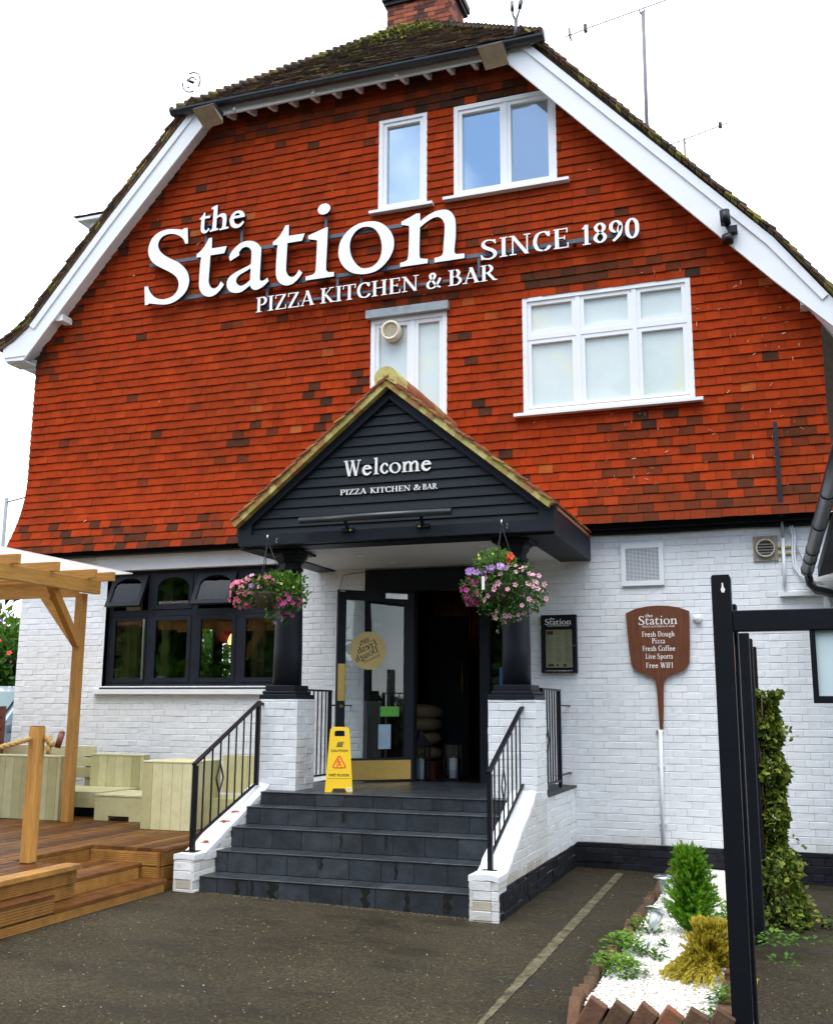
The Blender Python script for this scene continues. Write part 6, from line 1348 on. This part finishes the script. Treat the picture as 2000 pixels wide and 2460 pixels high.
# ------------------------------------------------------------------ gravel bed
b = MB(); b.v = [(-1.16, -5.34, .045), (-.44, -5.34, .02), (-.44, -.03, .03), (-1.16, -.03, .055)]; b.f = [(0, 1, 2, 3)]; b.t = [.6]; b.sm = [False]
for i in range(15000):
    x = rnd.uniform(-1.17, -.43); y = -5.36+5.32*rnd.random()**1.25; z = .045-.03*(x+1.16)/.72+rnd.uniform(-.004, .010); s = rnd.uniform(.006, .014)*(1.15 if y < -3 else 1.3)
    a = Matrix.Rotation(rnd.uniform(0, 6.28), 3, 'Z') @ Matrix.Rotation(rnd.uniform(-.6, .6), 3, 'X')
    vs = [a @ Vector(q) + Vector((x, y, z)) for q in ((s, 0, 0), (0, s*.8, 0), (-s*.9, 0, 0), (0, -s*.75, 0), (s*.2, 0, s*.7), (0, s*.1, -s*.6))]
    b.add(vs, [(0, 1, 4), (1, 2, 4), (2, 3, 4), (3, 0, 4)], rnd.random() if rnd.random() < .9 else 0)
b.build('white_gravel', m_gravel, kind='stuff', org=(0, 0, 0))
ed_ = thing('bed_edging', 'row of old slanting bricks edging the white gravel bed', 'edging', (-.8, -5.4, 0))
def slant_brick(c, yaw, lean, L=.205, W=.10, H=.065, roll=0, tmax=1):
    q = MB(); q.cbox(-W/2, W/2, -H/2, H/2, -L/2, L/2, .006, rnd.random()*tmax); Mx = Matrix.Translation(c) @ Matrix.Rotation(yaw, 4, 'Z') @ Matrix.Rotation(lean, 4, 'Y') @ Matrix.Rotation(roll, 4, 'X'); q.v = [tuple(Mx @ Vector(v)) for v in q.v]; q.build('brick', m_edging, ed_)
for i in range(38):
    y = -5.42+i*.138
    if y > -.1: break
    slant_brick(Vector((-1.215+rnd.uniform(-.012, .012), y, -.005+rnd.uniform(-.014, .012))), R(90+rnd.uniform(-5, 5)), R(38+rnd.uniform(-8, 8)), tmax=.5)
for i in range(6): slant_brick(Vector((-1.12+i*.132, -5.47+rnd.uniform(-.01, .01), .005+rnd.uniform(-.006, .006))), R(rnd.uniform(-4, 4)), R(32+rnd.uniform(-4, 4)), L=.21, W=.105)
for i in range(24):
    y = -5.38+i*.216
    slant_brick(Vector((-.43+rnd.uniform(-.008, .008), y, .0+rnd.uniform(-.01, .01))), R(90+rnd.uniform(-3, 3)), R(90), W=.10, H=.10)
# planting in the bed
def conifer(label, base, H, Rr, n=520, name='dwarf_conifer', mat=None, skirt=None):
    t_ = thing(name, label, 'conifer', base); q = MB(); B = Vector(base); mat = mat or m_conifer
    for k in range(n):                                     # upright feathery sprays
        h0 = H*.80*rnd.random()**1.15; a = rnd.uniform(0, 6.283); prof = Rr*(min(1, (h0+.10)/.20))*(1-(h0/H)**1.35)**.8+.015; r0 = prof*rnd.uniform(.25, .72)
        p0 = B+Vector((r0*.35*math.cos(a), r0*.35*math.sin(a), max(.015, h0-.03))); out_ = rnd.uniform(.55, 1.12)*prof; L = rnd.uniform(.10, .19); rise = L*rnd.uniform(.7, 1.1)
        p1 = B+Vector((out_*math.cos(a), out_*math.sin(a), min(H, h0+rise*.75))); t0 = rnd.uniform(-.12, .2)
        for j in range(38):
            f = rnd.random()**.7; p = p0.lerp(p1, f)+Vector((0, 0, .02*math.sin(f*3.1)))+rv()*.010*(1.25-f); d = (p1-p0).normalized()+rv()*.55+Vector((0, 0, .25)); l = rnd.uniform(.02, .05)*(1.1-.35*f)
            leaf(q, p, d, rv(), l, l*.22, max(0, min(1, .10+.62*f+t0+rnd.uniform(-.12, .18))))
    if skirt: skirt(q, B)
    q.build('foliage', mat, t_); q = MB(); q.tube([B, B+Vector((0, 0, H*.6))], .016, 7, r1=.006); q.tube([B+Vector((.0, -.05, 0)), B+Vector((0, -.05, .09))], .012, 6); q.build('trunk', m_bark, t_)
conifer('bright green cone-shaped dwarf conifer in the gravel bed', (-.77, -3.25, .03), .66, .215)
def skirt(q, B):                                             # low fronds drooping on to the gravel, mostly to the left and front
    for i in range(70):
        a = 3.7+rnd.gauss(0, .85); s = rnd.uniform(.12, .31); h0 = rnd.uniform(.03, .17); top = h0+rnd.uniform(.01, .05); end = rnd.uniform(.01, .03); p = B+Vector((0, 0, h0)); k = 12
        for j in range(k):
            f = (j+1)/k; z = (1-f)**2*h0+2*f*(1-f)*(top+.03)+f*f*end; p2 = Vector((B.x+math.cos(a)*s*f+rnd.gauss(0, .004), B.y+math.sin(a)*s*f+rnd.gauss(0, .004), B.z+z)); dd = (p2-p).normalized()
            for m_ in range(7): leaf(q, p.lerp(p2, rnd.random())+rv()*.006, dd+rv()*.6+Vector((0, 0, -.15*f)), rv(), rnd.uniform(.018, .040), .0085, max(0, min(1, rnd.uniform(.0, .55)+.5*f)))
            p = p2
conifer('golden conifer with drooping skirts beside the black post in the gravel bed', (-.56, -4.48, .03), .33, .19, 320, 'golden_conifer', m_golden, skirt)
def herb(label, pts, group=None):
    t_ = thing('trailing_herb', label, 'plant', (pts[0][0], pts[0][1], .03), 'green herbs along the brick edging'); q = MB()
    for (x, y, r, h, n) in pts:
        for i in range(n):
            a = rnd.uniform(0, 6.283); rr = r*rnd.random()**.6; p = Vector((x+rr*math.cos(a), y+rr*math.sin(a), .035+h*rnd.random()*(1-rr/r*.5)))
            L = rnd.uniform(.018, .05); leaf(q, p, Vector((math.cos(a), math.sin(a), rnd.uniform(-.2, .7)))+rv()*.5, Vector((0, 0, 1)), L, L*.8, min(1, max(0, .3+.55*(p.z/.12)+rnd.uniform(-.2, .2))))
    q.build('foliage', m_leaf, t_)
herb('bushy green herb spilling over the left brick edging in the middle', [(-1.15, -4.02, .15, .17, 330), (-1.19, -3.74, .09, .11, 110)])
herb('bright green herb at the near end of the left brick edging', [(-1.08, -4.62, .15, .13, 320), (-1.17, -4.42, .11, .12, 150), (-1.26, -4.4, .08, .03, 30)])
herb('small green herb clump behind the nearest solar lamp', [(-1.12, -3.32, .13, .14, 190)])
herb('small green seedling clump in the gravel by the leaning solar lamp', [(-.95, -4.08, .09, .06, 80), (-.93, -3.72, .03, .04, 16)])
herb('dark green leafy clump between the green conifer and the black post', [(-.56, -3.05, .15, .22, 300), (-.52, -2.5, .12, .2, 170)])
herb('low weeds against the right edging at the near end', [(-.47, -5.0, .06, .10, 80), (-.45, -4.2, .05, .09, 60), (-.5, -5.3, .05, .06, 40)])
herb('dark green weeds in the shade at the foot of the second black post', [(-.22, -3.35, .16, .10, 120), (-.02, -3.2, .18, .05, 60), (-.15, -3.9, .1, .05, 30)])
# solar lamps
def solar(label, foot, top, tilt):
    foot, top = Vector(foot), Vector(top); l = thing('solar_lamp', label, 'garden lamp', foot, 'solar lamps in the gravel bed'); ax = (top-foot).normalized(); Mx = Matrix.Translation(top) @ (Vector((0, 0, 1)).rotation_difference(ax)).to_matrix().to_4x4()
    def rt(q): q.v = [tuple(Mx @ Vector(v)) for v in q.v]
    one('stake', m_steel, l, lambda mb: mb.tube([foot, top-ax*.13], .010, 10))
    q = MB(); q.lathe([(.022, -.135), (.030, -.13), (.046, -.03), (.044, -.028)], (0, 0, 0), 22); rt(q); q.build('lamp_body', M('frosted_lamp_body', (.50, .55, .54), .3, .05, 4, metal=.35), l)
    q = MB(); q.lathe([(.046, -.028), (.082, -.018), (.086, -.010), (.07, .002), (.035, .010), (0, .012)], (0, 0, 0), 28); rt(q); q.build('lamp_cap', m_steel, l)
    q = MB(); q.box(-.026, .026, -.026, .026, .0105, .013); rt(q); q.build('solar_cell', m_iron, l)
solar('leaning steel solar lamp nearest the camera in the gravel bed', (-1.02, -3.93, .03), (-.955, -3.78, .285), 0)
solar('upright steel solar lamp beside the green conifer', (-1.08, -2.25, .03), (-1.085, -2.25, .285), 0)
solar('steel solar lamp behind the tip of the green conifer, near the wall', (-1.05, -.95, .05), (-1.045, -.95, .37), 0)
# notice frame
nb = thing('notice_frame', 'tall black timber notice frame in the right foreground with an empty acrylic panel', 'notice board', (-.334, -5.4, -.05))
b = MB(); b.prism([[(-.386, -.1), (-.282, -.1), (-.282, 2.372), (-.290, 2.388), (-.376, 2.388), (-.386, 2.376)]], lambda u, v, d: (u, d, v), -5.452, -5.352); b.build('post', m_black, nb)
b = MB(); b.prism([[(-.329, 2.34), (-.322, 2.342), (-.320, 2.32), (-.312, 2.305), (-.318, 2.288), (-.330, 2.288), (-.336, 2.305), (-.330, 2.32)]], lambda u, v, d: (u, d, v), -5.4545, -5.4515); b.build('worn_notch', m_print, nb)
b = MB(); b.cbox(-.281, 1.7, -5.45, -5.36, 2.073, 2.187, .004); b.build('cross_beam', m_black, nb); b = MB(); b.cbox(1.7, 1.8, -5.452, -5.352, -.1, 2.38, .006); b.build('post', m_black, nb)
b = MB(); b.prism([[(.112, 1.684), (1.2, 1.684), (1.2, 2.071), (.112, 2.071)], [(.140, 1.722), (1.172, 1.722), (1.172, 2.071-.001), (.140, 2.071-.001)]], lambda u, v, d: (u, d, v), -5.44, -5.38); b.build('panel_frame', m_black, nb)
boxpart('panel_sheet', M('pale_blue_acrylic', (.56, .70, .74), .12, .08, 3, spec=.7), nb, .140, 1.172, -5.415, -5.405, 1.722, 2.07)
b = MB(); b.box(-.2815, -.280, -5.44, -5.375, 1.86, 2.0); b.build('worn_patch', M('bare_wood', (.22, .085, .03), .8, .3, 20), nb); b = MB(); b.box(-.2815, -.280, -5.45, -5.40, -.04, .06); b.build('worn_patch', M('bare_wood', (1, 1, 1)), nb)
# posts with ivy
def fpost(label, y, top, xs=(-.382, -.282)):
    p = thing('fence_post', label, 'post', ((xs[0]+xs[1])/2, y, -.05), 'black posts along the gravel bed'); q = MB(); q.cbox(xs[0], xs[1], y-.05, y+.05, -.1, top, .006); q.build('post_shaft', m_black, p)
fpost('black timber post touching the back of the notice frame post', -5.28, 2.235, (-.375, -.262)); fpost('black timber post directly behind the notice frame, midway along the bed', -2.95, 2.233); fpost('black timber post third from the front, clad in ivy', -2.2, 2.236); fpost('black timber post nearest the white wall, behind the ivy', -1.2, 2.225)
iv = thing('ivy', 'yellow-green variegated ivy climbing the black posts and trailing on the ground', 'ivy', (-.2, -2.1, -.04)); b = MB(); w_ = MB()
for i in range(6400):
    z = -.03+1.84*rnd.random()**.95; bul = .108+.035*math.sin(z*7)+.03*math.sin(z*17+1)+(.09*max(0, .75-z)/.75) - (.03 if 1.0 < z < 1.35 else 0)
    a = rnd.uniform(0, 6.283); rr = bul*rnd.random()**.4; x = -.20+rr*math.cos(a)*1.0; y = -2.05+rr*1.5*math.sin(a)
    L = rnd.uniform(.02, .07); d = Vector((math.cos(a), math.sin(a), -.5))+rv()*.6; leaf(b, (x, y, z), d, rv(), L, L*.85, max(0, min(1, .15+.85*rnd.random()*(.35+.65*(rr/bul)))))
for (dx, dy, n) in ((.45, -.10, 60), (.30, .3, 40), (.55, .05, 36), (.12, -.35, 60), (.2, -.2, 60)):
    for i in range(n): f = rnd.random(); p = Vector((-.15+dx*f, -2.1+dy*f, gz(0)+.02+.13*(1-f)*rnd.random())); leaf(b, p+rv()*.02, rv(), Vector((0, 0, 1)), rnd.uniform(.03, .06), .045, rnd.random())
for (z, l) in ((1.45, .10), (1.5, .13), (.62, .14), (.50, .17), (.42, .14), (.30, .16), (.2, .2)):
    for i in range(9): f = i/9; p = Vector((-.13+l*f*1.1, -2.1-.02*i, z+.03*math.sin(f*4)-.05*f)); leaf(b, p+rv()*.012, rv()+Vector((.5, 0, 0)), rv(), .045, .035, rnd.random())
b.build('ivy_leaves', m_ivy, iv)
for i in range(9): x = -.25+rnd.uniform(-.06, .06); y = -2.1+rnd.uniform(-.1, .1); w_.tube([(x+rnd.uniform(-.03, .03), y+rnd.uniform(-.03, .03), z/4) for z in range(0, 8)], .006, 5)
w_.build('ivy_stem', m_bark, iv)
# red toy-like tail light patch is outside the frame; a cast-off white scrap lies on the tarmac
b = MB(); b.add([(.24, -1.35, gz(0)+.012), (.34, -1.42, gz(0)+.03), (.36, -1.34, gz(0)+.012), (.28, -1.30, gz(0)+.02)], [(0, 1, 2, 3)]); b.build('paper_scrap', m_print, None, 'crumpled pale scrap of paper lying on the dark ground at the right', cat='litter')

# ------------------------------------------------------------------ beyond the left corner
def crown(mb, c, r, n, size, tl=0, th=1):
    cl = [(Vector(c)+Vector((rnd.gauss(0, r[0]*.5), rnd.gauss(0, r[1]*.5), rnd.gauss(0, r[2]*.5))), rnd.uniform(.22, .45)*min(r)) for _ in range(26)]
    for i in range(n):
        p, rr = cl[rnd.randrange(len(cl))]; d = rv(); q = p+d*rr*rnd.random()**.3; L = size*rnd.uniform(.6, 1.4); leaf(mb, q, d+rv()*.8, rv(), L, L*.6, tl+(th-tl)*max(0, min(1, .5+.4*d.z+rnd.uniform(-.3, .3))))
def tree(label, x, y, H, r, n, name='broadleaf_tree', th=.85):
    t_ = thing(name, label, 'tree', (x, y, .2)); q = MB(); crown(q, (x, y, H*.55), (r, r, H*.42), n, .16, 0, th); q.build('crown', m_leaf, t_); q = MB(); q.tube([(x, y, 0), (x+.1, y, H*.35), (x-.05, y+.1, H*.7)], .14, 8, r1=.05)
    for i in range(6): a = rnd.uniform(0, 6.28); q.tube([(x, y, H*.3+i*.25), (x+math.cos(a)*r*.6, y+math.sin(a)*r*.6, H*.5+i*.3)], .05, 6, r1=.015)
    q.build('trunk', m_bark, t_)
b = MB()
for k in range(46):
    x = -75+k*3.2; h = rnd.uniform(13, 22)
    crown(b, (x, -46+rnd.uniform(-3, 3), h*.5), (3.0, 2.5, h*.42), 700, 1.5, 0, .8)
    crown(b, (x+1, -42+rnd.uniform(-2, 2), 1.8), (3.0, 2.0, 2.2), 420, 1.1, 0, .7)
b.build('tree_line', m_leaf, kind='stuff', org=(0, -46, 0))
tree('dark green tree beyond the left corner of the pub, nearest the wall', -13.8, 3.6, 3.4, 1.4, 5200); tree('green tree farther left behind the parked car', -15.6, 6.0, 3.7, 1.6, 4800); tree('green tree seen through the pub windows', -12.2, 7.4, 4.0, 1.9, 9000)
tree('green bush behind the pub flank, seen through the left casement', -12.1, 5.4, 3.5, 1.5, 8000)
fb = thing('flower_bush', 'bush of purple and red flowers in front of the trees at the left edge', 'flower bush', (-12.0, 2.6, .2)); b = MB(); crown(b, (-12.3, 2.9, 2.3), (.7, .5, .9), 2200, .10, 0, .7); b.build('foliage', m_leaf, fb)
for i in range(22):
    k = rnd.choice(('lilac', 'lilac', 'magenta', 'pink', 'lilac', 'magenta', 'scarlet')); f = bpy.data.objects.new('flower', FM[k]); C.objects.link(f); f.parent = fb; p = Vector((-12.1+rnd.gauss(0, .55), 2.25+rnd.uniform(-.1, .2), 2.75+rnd.gauss(0, .35))); f.location = p-Vector((-12.0, 2.6, .2)); nrm = Vector((.4, -1, .2))+rv()*.4; f.rotation_euler = nrm.to_track_quat('Z', 'Y').to_euler(); s = rnd.uniform(.8, 1.35); f.scale = (s, s, s)
# parked car, side on
def car(label, x, y, z, yaw):
    t_ = thing('parked_car', label, 'car', (x, y, z)); Mx = Matrix.Translation((x, y, z)) @ Matrix.Rotation(yaw, 4, 'Z')
    def rt(q): q.v = [tuple(Mx @ Vector(v)) for v in q.v]; return q
    low = [(-2.1, .28), (2.1, .28), (2.15, .55), (2.1, .82), (1.9, .90), (1.15, .98), (-1.75, 1.02), (-2.05, .95), (-2.15, .6)]
    q = MB(); q.prism([low], lambda u, v, d: (u, d, v), -.86, .86); rt(q).build('body', m_car, t_)
    top = [(1.20, .975), (.45, 1.58), (.2, 1.66), (-1.1, 1.68), (-1.55, 1.60), (-1.95, 1.0)]
    q = MB(); o = len(q.v)
    for sgn in (-1, 1): q.v += [(u, sgn*(.84-.16*max(0, (v-.97)/.7)), v) for u, v in top]
    n = len(top); q.f += [tuple(range(n)), tuple(range(2*n-1, n-1, -1))]+[(i, (i+1) % n, n+(i+1) % n, n+i) for i in range(n)]; q.t += [.5]*(n+2); q.sm += [False]*(n+2); rt(q).build('cabin', m_car, t_)
    for pts in ([(1.0, 1.0), (.40, 1.52), (-.25, 1.56), (-.25, 1.0)], [(-.33, 1.0), (-.33, 1.565), (-1.35, 1.55), (-1.65, 1.02)]):
        for sgn in (-1, 1):
            q = MB(); q.prism([pts], lambda u, v, d: (u, sgn*(.848-.16*max(0, (v-.97)/.7))+sgn*d, v), 0, .006); rt(q).build('side_window', M('car_glass', (.10, .17, .18), .06, .1, 2, spec=.8), t_)
    q = MB(); q.add([(1.17, -.74, 1.0), (1.17, .74, 1.0), (.50, .62, 1.56), (.50, -.62, 1.56)], [(0, 1, 2, 3)]); q.v = [(a+.02, c, d+.015) for a, c, d in q.v]; rt(q).build('windscreen', M('car_glass', (1, 1, 1)), t_)
    for sgn in (-1, 1):
        q = MB(); q.cbox(.72, .92, sgn*.90-.09, sgn*.90+.09, .98, 1.13, .03); rt(q).build('mirror', m_car, t_); q = MB(); q.cbox(1.95, 2.14, sgn*.62-.16, sgn*.62+.16, .62, .78, .02); rt(q).build('headlight', m_upvc, t_)
        for u in (1.35, -1.35):
            q = MB(); q.lathe([(.0, -.11), (.31, -.11), (.33, -.06), (.33, .06), (.31, .11), (0, .11)], (u, sgn*.78, .32), 24, 'Y'); w2 = rt(q).build('wheel', m_rubber, t_); q = MB(); q.lathe([(.0, sgn*.125), (.2, sgn*.12), (.22, sgn*.105)], (u, sgn*.78, .32), 18, 'Y'); rt(q).build('rim', m_steel, t_)
    q = MB(); q.box(-2.0, 2.0, -.875, .875, .50, .60); rt(q).build('side_trim', m_iron, t_)
car('silver-blue car parked beyond the left corner of the pub', -11.42, 1.80, .28, R(-90))
lp = thing('street_lamp', 'pale grey street lamp with a side arm beyond the left corner of the pub', 'street lamp', (-13.9, 6, .2))
b = MB(); b.tube([(-15.55, 6, .2), (-15.55, 6, 6.02)], .055, 10, r1=.04); b.build('pole', m_lead, lp); b = MB(); b.tube([(-15.53, 6, 5.92), (-14.9, 6, 6.02)], .018, 7); b.build('arm', m_lead, lp); b = MB(); b.tube([(-14.95, 6, 5.99), (-14.75, 6, 6.0), (-14.1, 6, 6.03)], .05, 10, r1=.09); b.build('lantern', m_lead, lp)
bn = thing('brown_crate_stack', 'red-brown slatted timber box at the left corner of the pub', 'crate', (-9.85, -.6, DZ))
one('slat', m_brown, bn, lambda mb: [mb.box(-10.25, -9.44, -.62, -.60, DZ+.05+i*.15, DZ+.17+i*.15) for i in range(8)]); one('corner_post', m_brown, bn, lambda mb: [mb.box(x, x+.06, -.60, -.54, DZ, 1.64) for x in (-10.25, -9.50)])
